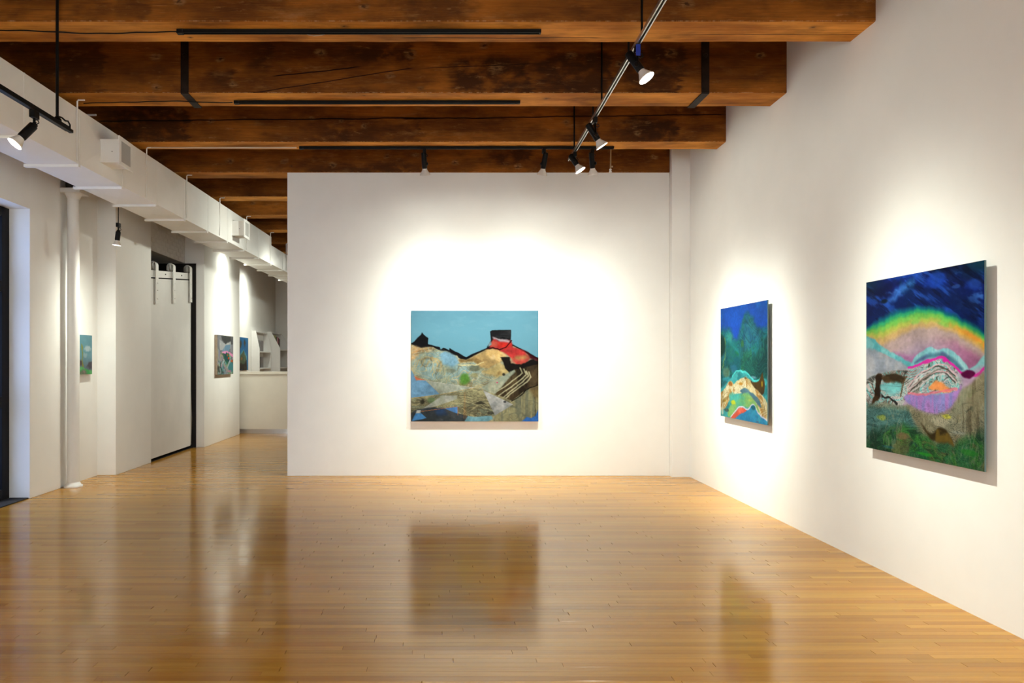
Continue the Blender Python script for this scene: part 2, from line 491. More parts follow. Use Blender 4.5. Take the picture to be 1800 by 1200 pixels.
# ------------------------------------------------------------------ steel column
pc = px(129, 857, 8.86); cx, cy = pc.x, 8.86
cl = thing('pipe_column', (cx, cy, 0), 'round white painted steel column beside the small sky painting', 'column')
MB().lathe((cx, cy, .03), (0, 0, 1), [(0, .070), (3.42, .066)], 28).build('shaft', WHITE2, cl)
MB().lathe((cx, cy, 0), (0, 0, 1), [(0, .105), (.018, .105), (.03, .085), (.055, .072), (.06, .066)], 28).build('base', WHITE2, cl)
m = MB().lathe((cx, cy, 3.44), (0, 0, 1), [(0, .07), (.04, .085), (.06, .10)], 24); m.bbox(cx - .12, cx + .13, cy - .12, cy + .12, 3.50, 3.555, .006)
m.build('cap', WHITE2, cl)
MB().box(cx - .05, cx + .05, cy - .09, cy + .09, 3.555, ZB).build('post_stub', DARKH, cl)

# ------------------------------------------------------------------ timber beams
def kn(d, lst):
    out = []
    for (a, b, r, *l) in lst:
        out.append(((a - VX) / F * d, (VY - b) / F * d - 2.478, r, l[0] if l else 1.0))
    return out
def ku(d0, d1, lst): return [((a - VX) / F * d, -(d - d0), r, 1.0) for (a, b, r) in lst for d in [F * 2.478 / (VY - b)]]
def pt(d, lst): return [((a - VX) / F * d, (c - VX) / F * d, (VY - e) / F * d - 2.478, (VY - b) / F * d - 2.478, st, so) for (a, b, c, e, st, so) in lst]
def ck(d, lst):
    out = []
    for (a, b, c, e, amp, wd) in lst:
        x0, x1 = (a - VX) / F * d, (c - VX) / F * d
        t0, t1 = (VY - b) / F * d - 2.478, (VY - e) / F * d - 2.478
        out.append((x0, x1, t0, (t1 - t0) / (x1 - x0), amp, wd))
    return out
UC = dict(cols=((.36, .12, .013), (.80, .35, .06)), stain=.95)      # lighter, more orange colours for the undersides
B1, B2, B3, B4 = 5.39, 6.825, 8.345, 9.69
mats = {
 1: beam_mat('timber_b1', 1, kn(B1, [(315, 2, .05), (1208, 6, .05), (640, 12, .04)]),
     pt(B1, [(680, -20, 830, 30, .6, .15), (150, -10, 260, 30, .5, .1), (980, -10, 1035, 28, .4, .08)]),
     ()),
 2: beam_mat('timber_b2', 2, kn(B2, [(273, 100, .055, 1.2), (275, 153, .05, 1.1), (388, 103, .045), (410, 148, .045), (564, 93, .055, 1.2), (722, 95, .06, 1.1), (686, 133, .045), (850, 80, .05, 1.1), (872, 120, .075, 1.1), (1003, 98, .05), (1088, 113, .045), (1178, 93, .055), (1336, 97, .045), (740, 156, .035, .5)]),
     pt(B2, [(790, 100, 935, 165, .9, .04), (945, 95, 1075, 165, .85, .05), (600, 76, 725, 112, .85, .15), (1090, 78, 1200, 166, .85, .1), (370, 112, 415, 140, .8, .06), (0, 70, 180, 170, .6, .3), (440, 80, 480, 115, .6, .06)]),
     ck(B2, [(415, 168, 735, 118, .04, .006), (735, 120, 950, 112, .03, .004), (470, 135, 640, 117, .05, .008)])),
 3: beam_mat('timber_b3', 3, kn(B3, [(370, 212, .045, 1.1), (548, 208, .035), (600, 212, .035), (640, 222, .04), (995, 215, .05, .8), (1120, 234, .04, 1.2), (1140, 215, .035)]),
     pt(B3, [(170, 185, 330, 250, .8, .2), (560, 215, 740, 250, .6, .1), (1095, 208, 1190, 250, .9, .07), (1000, 188, 1050, 250, .6, .08), (510, 200, 620, 255, .5, .2), (1140, 186, 1230, 197, .8, .05)]),
     ck(B3, [(165, 213, 760, 207, .05, .010), (700, 209, 1280, 201, .05, .009), (620, 205, 900, 209, .03, .004)])),
 4: beam_mat('timber_b4', 4, kn(B4, [(405, 283, .05, 1.1), (500, 283, .055, 1.1), (513, 292, .03, .3), (585, 290, .055), (800, 286, .05, 1.2), (910, 292, .055, 1.3), (1150, 276, .045, 1.2), (730, 272, .05), (680, 275, .05)]),
     pt(B4, [(860, 265, 935, 285, .8, .07), (640, 280, 720, 305, .6, .1), (520, 290, 740, 305, .6, .2), (980, 270, 1005, 300, .4, .04)]), ()),
}
um = {1: beam_mat('timber_underside_b1', 51, ku(B1, B1, [(395, 51, .03), (605, 46, .035), (1430, 48, .03), (335, 66, .02)]), (), [(1.75, 3.25, -.22, .0, .03, .006), (-.3, 1.3, -.275, .0, .05, .008)], **UC),
      2: beam_mat('timber_underside_b2', 52, ku(B2, B2, [(960, 173, .04), (1330, 163, .035), (640, 168, .02)]), (), [(1.9, 3.2, -.3, .02, .03, .006)], **UC),
      3: beam_mat('timber_underside_b3', 53, (), (), (), **UC), 4: beam_mat('timber_underside_b4', 54, (), (), (), **UC)}
gen = [beam_mat('timber_far_%d' % i, 30 + i * 7, [(-3.1 + i, .2, .05, 1.0), (-2.2, .1 + .1 * i, .05, 1.0)]) for i in range(3)]
beams = [(1, B1, 5.742, 'rough timber beam with black light track, wavy cable and bent white hook underneath'),
         (2, B2, 7.19, 'knotty brown timber beam clamped by two black iron straps'),
         (3, B3, 8.648, 'brown timber beam split lengthwise by one long dark crack'),
         (4, B4, 10.02, 'brown timber beam resting on top of the free-standing white partition')]
yy = 11.12; k = 5
names5 = {5: 'first timber beam behind the white partition, over the aisle', 6: 'second timber beam behind the white partition, over the aisle', 7: 'third timber beam behind the white partition, over the aisle',
          8: 'fourth timber beam behind the white partition, over the aisle', 9: 'fifth timber beam behind the white partition, near the reception desk',
          10: 'sixth timber beam behind the white partition, above the reception desk', 11: 'seventh timber beam behind the white partition, above the bookshelves'}
for k in range(5, 12):
    beams.append((k, 11.12 + (k - 5) * 1.4, 11.12 + (k - 5) * 1.4 + .32, names5[k]))
for i in range(1, 7):
    beams.append((-i, B1 - 1.43 * i, B1 - 1.43 * i + .33, None))
beam_obj = {}
for (k, d0, d1, lab) in beams:
    xe = XR(d0) if k != 4 else 3.06
    xe2 = XR(d1) if k != 4 else 3.06
    xl = -4.03 if k in (7,) else (-4.215 if k == 0 else XL)
    if k in (5, 6): xl = -4.37
    if k in (4,): xl = -4.21
    w = d1 - d0; h = ZC - ZB - .002
    m = MB(); rr = random.Random(k * 5 + 3)
    # rough sawn: stations along the length with millimetre wander, small arris on the lower edges
    n = 40; V = []
    for i in range(n + 1):
        u = i / n; x = xl + (xe - xl) * u; xb2 = xl + (xe2 - xl) * u
        a = .004 + rr.random() * .006; bb = rr.uniform(-.004, .004); cc = rr.uniform(-.003, .003)
        V += [(x, 0 + cc, h), (x, 0 + cc, a), (x, a, bb * .5), (xb2, w - a, bb * .5), (xb2, w + cc, a), (xb2, w + cc, h)]
    Fc = []
    for i in range(n):
        for j in range(6):
            p = i * 6 + j; q = i * 6 + (j + 1) % 6
            Fc.append((p, q, q + 6, p + 6))
    Fc.append(tuple(range(5, -1, -1))); Fc.append(tuple(range(n * 6, n * 6 + 6)))
    m.add(V, Fc)
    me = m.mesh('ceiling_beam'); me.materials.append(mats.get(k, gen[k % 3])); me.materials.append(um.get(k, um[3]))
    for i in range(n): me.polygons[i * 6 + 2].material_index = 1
    o = link('ceiling_beam', me, loc=(0, d0, ZB))
    tag(o, lab or 'timber ceiling beam in the part of the room facing the street windows', 'beam', 'timber ceiling beams' if lab else 'timber ceiling beams towards the street windows')
    beam_obj[k] = o
# iron straps round beam 2
for xs_ in (-2.315, 2.485):
    m = MB(); a = .036
    m.bbox(xs_ - a, xs_ + a, B2 - .012, B2 - .004, ZB - .002, ZC - .005, .001)
    m.bbox(xs_ - a, xs_ + a, B2 - .012, 7.205, ZB - .012, ZB - .004, .001)
    m.bbox(xs_ - a, xs_ + a, 7.197, 7.205, ZB - .002, ZC - .005, .001)
    so = m.build('iron_strap', IRON, beam_obj[2], label='black iron strap wrapped round the beam')
    MB().lathe((xs_, B2 - .012, ZB + .34), (0, -1, 0), [(0, .02), (.012, .018), (.016, .008)], 8).build('bolt', IRON, so)
MB().tube([(-.98, 5.60, ZB), (-.96, 5.59, ZB - .012), (-.92, 5.585, ZB - .02), (-.88, 5.58, ZB - .02), (-.86, 5.59, ZB - .012), (-.83, 5.6, ZB)], .003).build('hook', CREAM, beam_obj[1])

# ------------------------------------------------------------------ air duct
def xr_(d): return -3.622 + .0308 * d
def xl_(d): return -4.118 + .0308 * d
DZ0, DZ1 = EYE + 1.882, EYE + 2.405
duct = thing('air_duct', (xl_(7), 7.0, DZ0), 'long white rectangular sheet metal air duct hung under the beams', 'duct')
joints = [7.07 + .905 * i for i in range(-9, 15)]
for i in range(len(joints) - 1):
    a, b = joints[i] + .001, joints[i + 1] - .001
    top = DZ1 if a < 14.2 else EYE + 2.245
    if a < 14.2 < b - .1: pass
    m = MB(); c = (a + b) / 2; zm = (DZ0 + top) / 2; q = .015
    V = [(xl_(a), a, DZ0), (xr_(a), a, DZ0), (xr_(a), a, top), (xl_(a), a, top),
         (xl_(b), b, DZ0), (xr_(b), b, DZ0), (xr_(b), b, top), (xl_(b), b, top),
         (xr_(c) + q, c, zm), ((xl_(c) + xr_(c)) / 2, c, DZ0 - q), (xl_(c) - q, c, zm), ((xl_(c) + xr_(c)) / 2, c, top + q)]
    Fc = [(0, 1, 2, 3), (7, 6, 5, 4)]
    for (s0, s1, s2, s3, cc) in ((1, 5, 6, 2, 8), (0, 4, 5, 1, 9), (0, 3, 7, 4, 10), (2, 6, 7, 3, 11)):
        ring = (s0, s1, s2, s3)
        Fc += [(ring[j], ring[(j + 1) % 4], cc) for j in range(4)]
    m.add(V, Fc); m.build('duct_section', DUCT, duct)
    # slip joint: hem under the bottom and thin standing seam on the side
    m = MB(); m.bbox(xl_(a) - .03, xr_(a) - .002, a - .022, a + .022, DZ0 - .028, DZ0 - .0005, .002)
    m.box(xr_(a) - .001, xr_(a) + .004, a - .006, a + .006, DZ0, top)
    m.build('slip_joint', DUCT, duct)
for d in (4.1, 5.56, 7.0, 8.556, 9.82, 11.18, 12.6, 14.19, 15.49, 16.9):
    x = xr_(d) + .013
    MB().tube([(x + .07, d, ZB - .006), (x + .012, d, ZB - .006), (x, d, ZB - .018), (x, d, ZB - .1), (x, d, DZ0 + .02)], .0075, 8).build('hanger_rod', WHITE2, duct)
for dn in (7.46, 11.80, 16.14):
    x0 = xr_(dn) - .003; x1 = px(210, 300, 7.46).x if dn < 8 else x0 + .205
    z0, z1 = 3.508, 3.744; L = .27
    rg = MB().bbox(x0, x1, dn, dn + L, z0, z1, .003).build('register_box', DUCT, duct)
    fr = MB(); e = .028
    fr.bbox(x1, x1 + .012, dn - e, dn + .02, z0 - e, z1 + e, .002); fr.bbox(x1, x1 + .012, dn + L - .02, dn + L + e, z0 - e, z1 + e, .002)
    fr.bbox(x1, x1 + .012, dn + .02, dn + L - .02, z0 - e, z0 + .012, .002); fr.bbox(x1, x1 + .012, dn + .02, dn + L - .02, z1 - .012, z1 + e, .002)
    fr.build('register_frame', DUCT, rg)
    n = 9
    sl = MB()
    for i in range(n):
        q = dn + .03 + (L - .06) * i / (n - 1)
        sl = MB().add([(x1 + .001, q - .010, z0 + .012), (x1 + .009, q + .006, z0 + .012), (x1 + .009, q + .006, z1 - .012), (x1 + .001, q - .010, z1 - .012),
                (x1 + .001, q - .007, z0 + .012), (x1 + .009, q + .009, z0 + .012), (x1 + .009, q + .009, z1 - .012), (x1 + .001, q - .007, z1 - .012)],
               [(0, 1, 2, 3), (7, 6, 5, 4), (0, 4, 5, 1), (3, 2, 6, 7), (1, 5, 6, 2), (0, 3, 7, 4)])
        sl.build('louvre', GRILLE, rg)
    MB().lathe((x0 + .13, dn, z0 + .11), (0, -1, 0), [(0, .005), (.003, .004)], 8).build('screw', IRON, rg)

# ------------------------------------------------------------------ light tracks, rods, cables
def bar(mb, p, q, w, h):
    """rectangular bar from p to q, w wide (horizontal), h high"""
    p, q = Vector(p), Vector(q); t = (q - p).normalized(); a = t.cross(Vector((0, 0, 1))).normalized() * (w / 2); b = Vector((0, 0, h / 2))
    V = [p - a - b, p + a - b, p + a + b, p - a + b, q - a - b, q + a - b, q + a + b, q - a + b]
    return mb.add(V, [(0, 1, 2, 3), (7, 6, 5, 4), (0, 4, 5, 1), (1, 5, 6, 2), (2, 6, 7, 3), (3, 7, 4, 0)])
# silver suspended track along the right wall
ZT = EYE + 2.36
def xt(d): return 1.38 + .0215 * d
t = thing('suspended_track', (xt(5), 5, ZT), 'silver light track hung on thin black rods along the right wall', 'light track')
d0, d1 = .6, 8.66
for s_ in (-1, 1):
    bar(MB(), (xt(d0) + s_ * .0125, d0, ZT), (xt(d1) + s_ * .0125, d1, ZT), .009, .03).build('rail_side', STEELR, t)
bar(MB(), (xt(d0), d0, ZT + .010), (xt(d1), d1, ZT + .010), .017, .010).build('rail_web', BLACK, t)
for d in (2.5, 3.95, 5.365, 5.765, 6.80, 7.215, 8.325):
    MB().cyl((xt(d), d, ZT + .014), (xt(d), d, ZC - .002), .0085, 10).build('hanging_rod', BLACK, t)
# black suspended track on the left
def xt2(d): return -2.84 + .0195 * d
ZT2 = EYE + 1.725
t = thing('suspended_track', (xt2(5), 5, ZT2), 'black light track hung low in front of the air duct', 'light track')
bar(MB(), (xt2(.5), .5, ZT2), (xt2(5.5), 5.5, ZT2), .036, .032).build('rail', BLACK, t)
bar(MB(), (xt2(5.5), 5.5, ZT2 - .002), (xt2(5.545), 5.545, ZT2 - .004), .03, .022).build('end_cap', BLACK, t)
for d in (2.45, 5.345):
    MB().cyl((xt2(d), d, ZT2 + .02), (xt2(d), d, ZC - .002), .011, 12).build('hanging_rod', BLACK, t)
    MB().lathe((xt2(d), d, ZT2 + .014), (0, 0, 1), [(0, .03), (.012, .028), (.03, .012)], 12).build('rod_clamp', BLACK, t)
pp = Vector((xt2(5.36), 5.36, ZT2 + .05))
MB().tube([pp, pp + Vector((.012, .03, 0)), pp + Vector((.02, .06, -.012)), pp + Vector((.02, .1, -.002)), pp + Vector((.02, .13, -.02)), pp + Vector((.01, .15, -.05))], .006, 8).build('feed_cord', BLACK, t)
# surface tracks under the beams
def surf_track(x0, x1, d, label):
    t = thing('beam_track', ((x0 + x1) / 2, d, ZB), label, 'light track')
    z1 = ZB - .0045
    MB().box(x0, x1, d - .018, d + .018, z1 - .008, z1).build('rail', BLACK, t)
    for s_ in (-1, 1): MB().box(x0, x1, d + s_ * .0145 - .0035, d + s_ * .0145 + .0035, z1 - .026, z1 - .008).build('rail_side', BLACK, t)
    MB().bbox(x0 - .045, x0, d - .022, d + .022, z1 - .03, z1, .003).build('feed_end', BLACK, t)
    MB().bbox(x1, x1 + .012, d - .019, d + .019, z1 - .027, z1, .002).build('end_cap', BLACK, t)
    return t
dA, dB, dC = F * 2.46 / (VY - 56), F * 2.46 / (VY - 180), F * 2.455 / (VY - 260.5)
gx = lambda x, d: (x - VX) / F * d
surf_track(gx(322, dA), gx(948, dA), dA, 'empty black track screwed under the beam that carries a bent white hook')
surf_track(gx(420, dB), gx(912, dB), dB, 'empty black track screwed under the beam with iron straps')
surf_track(gx(533, dC), gx(1077, dC), dC, 'black track under a cracked beam carrying three lamps aimed at the partition')
def cable(pts, r, mat, label, cat='cable', name='cable'):
    o = MB().tube(pts, r, 7).build(name, mat, label=label, cat=cat); return o
wob = lambda x, s: .006 * math.sin(x * 9 + s) + .004 * math.sin(x * 23 + s * 2)
cable([(x, dA + .04 * math.sin(x * 2.4 + 1) * min(1, (gx(322, dA) - x) * 2 + .1) + wob(x, 0), ZB - .012) for x in np.linspace(-4.0, gx(312, dA), 40)], .005, BLACK,
      'thin black cable stapled under the beam with a bent white hook')
cable([(x, dB + .03 * math.sin(x * 3.1) * min(1, (gx(415, dB) - x) * 2 + .1) + wob(x, 2), ZB - .018) for x in np.linspace(-3.36, gx(409, dB), 40)], .005, BLACK,
      'thin black cable running under the beam with iron straps')
xa, xb = xr_(8.556) + .08, gx(521, dC)
cable([(x, dC + .0, ZB - .017) for x in np.linspace(xa, xb, 6)], .0085, CREAM, 'straight cream conduit under the cracked beam from duct to track', 'conduit', 'conduit')
cable([(gx(a, 8.33), 8.33, EYE + (VY - 202) / F * 8.33) for a in (152, 158, 163, 169)], .012, WHITE2, 'short white conduit stub on the cracked beam beside the duct', 'conduit', 'conduit_stub')
# small sprinkler drop at the end of the black track
p = px(1073, 262, 8.58)
sp = thing('sprinkler_drop', (p.x, 8.58, 3.7), 'thin brass sprinkler drop hanging beside the end of the lamp track', 'sprinkler')
zb = EYE + (VY - 297) / F * 8.58
MB().cyl((p.x, 8.58, zb), (p.x + .004, 8.58, ZB - .002), .008, 10).build('pipe', BRASS, sp)
MB().lathe((p.x, 8.58, zb + .002), (0, 0, -1), [(0, .011), (.012, .016), (.02, .009), (.03, .012), (.034, .019), (.037, .019)], 12).build('sprinkler_head', WHITE2, sp)
MB().bbox(p.x + .006, p.x + .03, 8.572, 8.588, zb + .02, zb + .035, .002).build('valve', BRASS, sp)

# ------------------------------------------------------------------ lamps
def spot(name, p, dirv, power, angle, blend, parent, rad=.045):
    ld = bpy.data.lights.new(name, 'SPOT'); ld.energy = power * LAMP; ld.spot_size = math.radians(angle)
    ld.spot_blend = .4; ld.shadow_soft_size = rad; ld.color = LAMP_COL
    # reflector profile: bright core that fades smoothly, with a little spill
    ld.spot_size = math.radians(160); ld.use_nodes = True
    nt = ld.node_tree; em = nt.nodes['Emission']
    tc = nt.nodes.new('ShaderNodeTexCoord'); sx = nt.nodes.new('ShaderNodeSeparateXYZ'); nt.links.new(tc.outputs['Normal'], sx.inputs[0])
    th = S(nt, sx.outputs[2]).abs().min(1.0)._m('ARCCOSINE')
    q = th * (1.0 / math.radians(angle * .27))
    I = ((q * q) * -.5)._m('EXPONENT') + .022
    nt.links.new(I.k, em.inputs['Strength'])
    o = bpy.data.objects.new(name, ld); COL.objects.link(o)
    o.rotation_euler = Vector(dirv).to_track_quat('-Z', 'Y').to_euler()
    if parent is not None: o.parent = parent; o.location = Vector(p) - parent.location
    else: o.location = p
    return o
def lamp(mount, target, label, arm=.17, side=.0, back=.13, fwd=.05, rb=.060, power=100, angle=87, blend=1.0, rh=.030, group='black track lamps', stem=0.0, tape=False, cord=True):
    """track head: adapter block, arm, cylindrical socket housing, reflector bulb"""
    mount = Vector(mount); target = Vector(target)
    root = thing('track_lamp', mount, label, 'lamp', group)
    top = mount - Vector((0, 0, stem))
    if stem: MB().cyl(mount, top, .006, 8).build('stem', BLACK, root)
    MB().bbox(top.x - .019, top.x + .019, top.y - .034, top.y + .034, top.z - .05, top.z, .004).build('adapter', BLACK, root)
    P = top - Vector((0, 0, .05 + arm))
    d = (target - P).normalized()
    sidev = d.cross(Vector((0, 0, 1))).normalized() * side
    m = MB(); m.tube([top - Vector((0, 0, .05)), top - Vector((0, 0, .07)), P + sidev * 1.0], .009, 8); m.build('arm', BLACK, root)
    kb = MB().lathe(P + sidev, sidev if side else d.orthogonal(), [(-.02, .012), (0, .018), (.014, .018), (.018, .012)], 12); kb.build('knob', BLACK, root)
    h = MB().lathe(P - d * back, d, [(0, rh * .7), (.006, rh * .96), (.012, rh), (back + fwd - .012, rh), (back + fwd, rh * .93), (back + fwd + .004, rh * .7)], 24)
    h.build('socket_housing', BLACK, root)
    q = P + d * (fwd + .002)
    L = rb * 1.15
    rbo = MB().lathe(q, d, [(0, rh * .86), (L * .10, rh * .92), (L * .22, rh * 1.02), (L * .8, rb * .90), (L * .95, rb), (L + .004, rb * .99)], 28, cap=False).build('reflector_bulb', BULBSHELL, root)
    e = q + d * (L - .001)
    lens = MB().lathe(e, d, [(-.003, rb * .96), (.0, rb * .965), (.001, rb * .5), (.0012, rb * .05)], 28); lens.build('bulb_face', LENS, rbo)
    if cord:
        a = top - Vector((0, 0, .06)); b = P - d * back * .9
        sv = Vector((.03, -.01, 0))
        MB().tube([a, a + sv + Vector((0, 0, -.005)), a + sv * 1.3 + Vector((0, 0, -.025)), a + sv * .6 + Vector((0, 0, -.035)), a + sv * .2 + Vector((0, 0, -.02)), (a + b) / 2 + sv * .5, b], .004, 6).build('cord', BLACK, root)
    if tape: MB().bbox(top.x - .022, top.x + .012, top.y - .037, top.y - .0345, top.z - .09, top.z - .005, .001).build('blue_tag', BLUEP, root, label='blue tag on the adapter')
    spot('lamp_beam', e + d * .02, d, power, angle, blend, root)
    return root
ZR = ZT - .016
GR = 'lamps on the silver track'
def mt(x, y): d = F * (ZR + .0 - EYE) / (VY - y); return (xt(d), d, ZR)
lamp(mt(1120, 80), (XR(4.8), 4.60, .7), 'lit black track lamp with blue tag aimed at the rainbow painting', .10, .03, power=275, angle=53, group=GR, tape=True)
lamp(mt(1048, 207), (XR(7.5), 7.22, 1.05), 'lit black track lamp aimed across the silver track at the narrow blue painting', .12, .03, power=230, angle=40, group=GR)
lamp(mt(1012, 268), (XR(7.8), 7.9, .9), 'lit black track lamp on the far end of the silver track', .05, .03, back=.09, power=400, angle=42, group=GR)
ZK = ZB - .03
GB = 'lamps on the black track facing the partition'
lamp((gx(746, dC), dC, ZK), (.10, D_P, .45), 'black track lamp hanging alone above the mesa painting', .125, .025, power=225, angle=73, group=GB)
lamp((gx(956, dC), dC, ZK), (.80, D_P, .45), 'black track lamp tilted sideways toward the mesa painting', .125, -.025, power=225, angle=73, group=GB)
lamp((gx(1041, dC), dC, ZK), (2.35, D_P, .2), 'black track lamp next to the brass sprinkler drop', .12, .03, power=110, angle=64, group=GB)
GL = 'lamps on the left side of the room'
dl_ = 5.05
lamp((xt2(dl_), dl_, ZT2 - .016), (XL, 3.62, .3), 'lit black track lamp on the low track in front of the duct', .045, .0, back=.0, fwd=.13, rb=.05, power=70, angle=92, group=GL)
p = px(208, 392, 9.0)
lamp((p.x, 9.0, ZC - .001), (-4.26, 9.08, 0), 'lit black lamp on a thin stem under the duct beside the column', .05, .0, back=.0, fwd=.11, rb=.048, power=75, angle=84, group=GL, stem=ZC - .001 - p.z)
# heads that stay behind the duct and light the two paintings of the aisle
lamp((-3.77, 14.05, ZB - .001), (-4.04, 14.03, .9), 'black lamp above the canvas with the folded white shape', .05, back=.0, fwd=.11, rb=.048, power=40, angle=110, group=GL, stem=.10, cord=False)
lamp((-3.78, 16.85, ZB - .001), (-4.40, 16.85, 1.3), 'black lamp above the tall blue forest canvas', .05, back=.0, fwd=.11, rb=.048, power=80, angle=110, group=GL, stem=.10, cord=False)
# unseen lamps added as fill, behind the camera and behind the partition
GH = 'added fill lamps towards the street windows'
for (d, yy_, w_) in ((2.2, .8, 'second from the street end'), (.9, -1.0, 'at the street end')):
    lamp((xt(d), d, ZR), (XR(yy_) - .6, yy_, 0), 'added fill lamp on the silver track, ' + w_, .12, .03, power=230, angle=110, group=GH)
for (d, yy_, w_) in ((2.0, -.8, 'second from the street end'), (1.0, -2.4, 'at the street end')):
    lamp((xt2(d), d, ZT2 - .016), (XL + .7, yy_, 0), 'added fill lamp on the low black track, ' + w_, .045, back=.0, fwd=.13, rb=.05, power=40, angle=100, group=GH)
GQ = 'added fill lamps behind the partition'  # added out of view to brighten the aisle and desk
for (x, d, tx, td, lab, pw, an) in ((-1.45, 11.27, -4.2, 11.9, 'added fill lamp behind the partition aimed at the sliding door', 60, 150), (-1.85, 14.08, -4.04, 14.0, 'added fill lamp behind the partition aimed at the aisle pier', 190, 62), (-1.5, 18.28, -2.6, 17.0, 'added fill lamp over the office side of the reception desk', 60, 150)):
    lamp((x, d, ZB - .001), (tx, td, 1.6), lab, .06, power=pw, angle=an, group=GQ)

# ------------------------------------------------------------------ paintings
rs = np.random.RandomState(3)
TAB = rs.rand(512, 512)
def vn(x, y, seed=0):
    x = x + seed * 17.31; y = y + seed * 7.77
    xi = np.floor(x).astype(int); yi = np.floor(y).astype(int); fx = x - xi; fy = y - yi
    fx = fx * fx * (3 - 2 * fx); fy = fy * fy * (3 - 2 * fy)
    g = lambda a, b: TAB[(a % 512), (b % 512)]
    return (g(xi, yi) * (1 - fx) + g(xi + 1, yi) * fx) * (1 - fy) + (g(xi, yi + 1) * (1 - fx) + g(xi + 1, yi + 1) * fx) * fy
def fbm(x, y, seed=0, o=4):
    s_ = 0; a = .5; t_ = 0
    for i in range(o):
        s_ = s_ + a * vn(x, y, seed + i * 3.1); t_ += a; x = x * 2.03; y = y * 2.03; a *= .55
    return s_ / t_
def sstep(a, b, x):
    t_ = np.clip((x - a) / (b - a), 0, 1); return t_ * t_ * (3 - 2 * t_)
class Art:
    """colour field on a grid; u to the right, v downwards, both 0..1; conv turns a photo pixel into (u, v)"""
    def __init__(s, nu, nv, conv, asp=1.0):
        s.u, s.v = np.meshgrid(np.linspace(0, 1, nu), np.linspace(0, 1, nv)); s.conv = conv; s.asp = asp
        s.c = np.zeros((nv, nu, 3)); s.nu, s.nv = nu, nv
    smooth = False
    def pts(s, pts, closed):
        P_ = [s.conv(*p) for p in pts]
        if not s.smooth or len(P_) < 3: return P_
        out = []; n = len(P_); g = (lambda i: P_[i % n]) if closed else (lambda i: P_[min(max(i, 0), n - 1)])
        for i in range(n if closed else n - 1):
            a, b, c, d = g(i - 1), g(i), g(i + 1), g(i + 2)
            for t in (0, .25, .5, .75):
                out.append(tuple(.5 * (2 * b[k] + (c[k] - a[k]) * t + (2 * a[k] - 5 * b[k] + 4 * c[k] - d[k]) * t * t + (3 * b[k] - a[k] - 3 * c[k] + d[k]) * t ** 3) for k in (0, 1)))
        if not closed: out.append(P_[-1])
        return out
    def contour(s, mask, fu, fv, seed, n, col, wd=.12, op=.6, tw=2.0):
        w1 = s.n(fu * .6, fv * .6, seed + 1, 2) * tw; w2 = s.n(fu * .6, fv * .6, seed + 2, 2) * tw
        f = fbm(s.u * fu + w1, s.v * fv + w2, seed, 2) * n; d = np.abs(f - np.round(f))
        s.lay(mask * sstep(wd, wd * .3, d) * op, col)
    def grain(s, amt, fu, fv, seed):
        s.c *= (1 + amt * 2 * (fbm(s.u * fu, s.v * fv, seed, 4) - .5))[..., None]
    def n(s, fu, fv, seed, o=4): return fbm(s.u * fu, s.v * fv, seed, o)
    def lay(s, mask, col):
        col = np.asarray(col, float)
        s.c += (col - s.c) * np.clip(mask, 0, 1)[..., None]
    def sd(s, pts, warp=.012, freq=14, seed=1):
        """signed distance (positive inside) of a polygon given in photo pixels"""
        P_ = s.pts(pts, True)
        u = s.u + (fbm(s.u * freq, s.v * freq, seed) - .5) * 2 * warp; v = s.v + (fbm(s.u * freq, s.v * freq, seed + 5) - .5) * 2 * warp
        ins = np.zeros(u.shape, bool); dmin = np.full(u.shape, 9.0)
        for i in range(len(P_)):
            (x0, y0), (x1, y1) = P_[i], P_[(i + 1) % len(P_)]
            c = ((y0 > v) != (y1 > v)) & (u < (x1 - x0) * (v - y0) / ((y1 - y0) if abs(y1 - y0) > 1e-9 else 1e-9) + x0)
            ins ^= c
            L2 = (x1 - x0) ** 2 + (y1 - y0) ** 2 + 1e-12
            t_ = np.clip(((u - x0) * (x1 - x0) + (v - y0) * (y1 - y0)) / L2, 0, 1)
            dmin = np.minimum(dmin, np.hypot(u - x0 - t_ * (x1 - x0), v - y0 - t_ * (y1 - y0)))
        return np.where(ins, dmin, -dmin)
    def poly(s, pts, col, warp=.012, soft=.006, op=1.0, freq=14, seed=1, col2=None, nf=(6, 20), amt=.7):
        m = sstep(-soft, soft, s.sd(pts, warp, freq, seed)) * op
        s.lay(m, col)
        if col2 is not None:
            k_ = sstep(.45, .68, s.n(nf[0], nf[1], seed + 2)) * amt
            s.lay(m * k_, col2)
        return m
    def line(s, pts, wd, col, warp=.008, op=1.0, freq=16, seed=1):
        P_ = s.pts(pts, False)
        u = s.u + (fbm(s.u * freq, s.v * freq, seed) - .5) * 2 * warp; v = s.v + (fbm(s.u * freq, s.v * freq, seed + 5) - .5) * 2 * warp
        dmin = np.full(u.shape, 9.0)
        for (x0, y0), (x1, y1) in zip(P_[:-1], P_[1:]):
            L2 = (x1 - x0) ** 2 + (y1 - y0) ** 2 + 1e-12
            t_ = np.clip(((u - x0) * (x1 - x0) + (v - y0) * (y1 - y0)) / L2, 0, 1)
            dmin = np.minimum(dmin, np.hypot(u - x0 - t_ * (x1 - x0), v - y0 - t_ * (y1 - y0)))
        s.lay(sstep(wd, wd * .4, dmin) * op, col)
    def blob(s, x, y, rx, ry, col, op=1.0, warp=.4, seed=1, freq=12):
        """soft spot, radii in photo pixels"""
        (a, b), (a2, b2) = s.conv(x, y), s.conv(x + rx, y + ry)
        r = np.hypot((s.u - a) / (a2 - a), (s.v - b) / (b2 - b)) + (s.n(freq, freq, seed) - .5) * 2 * warp
        s.lay(sstep(1.0, .45, r) * op, col)
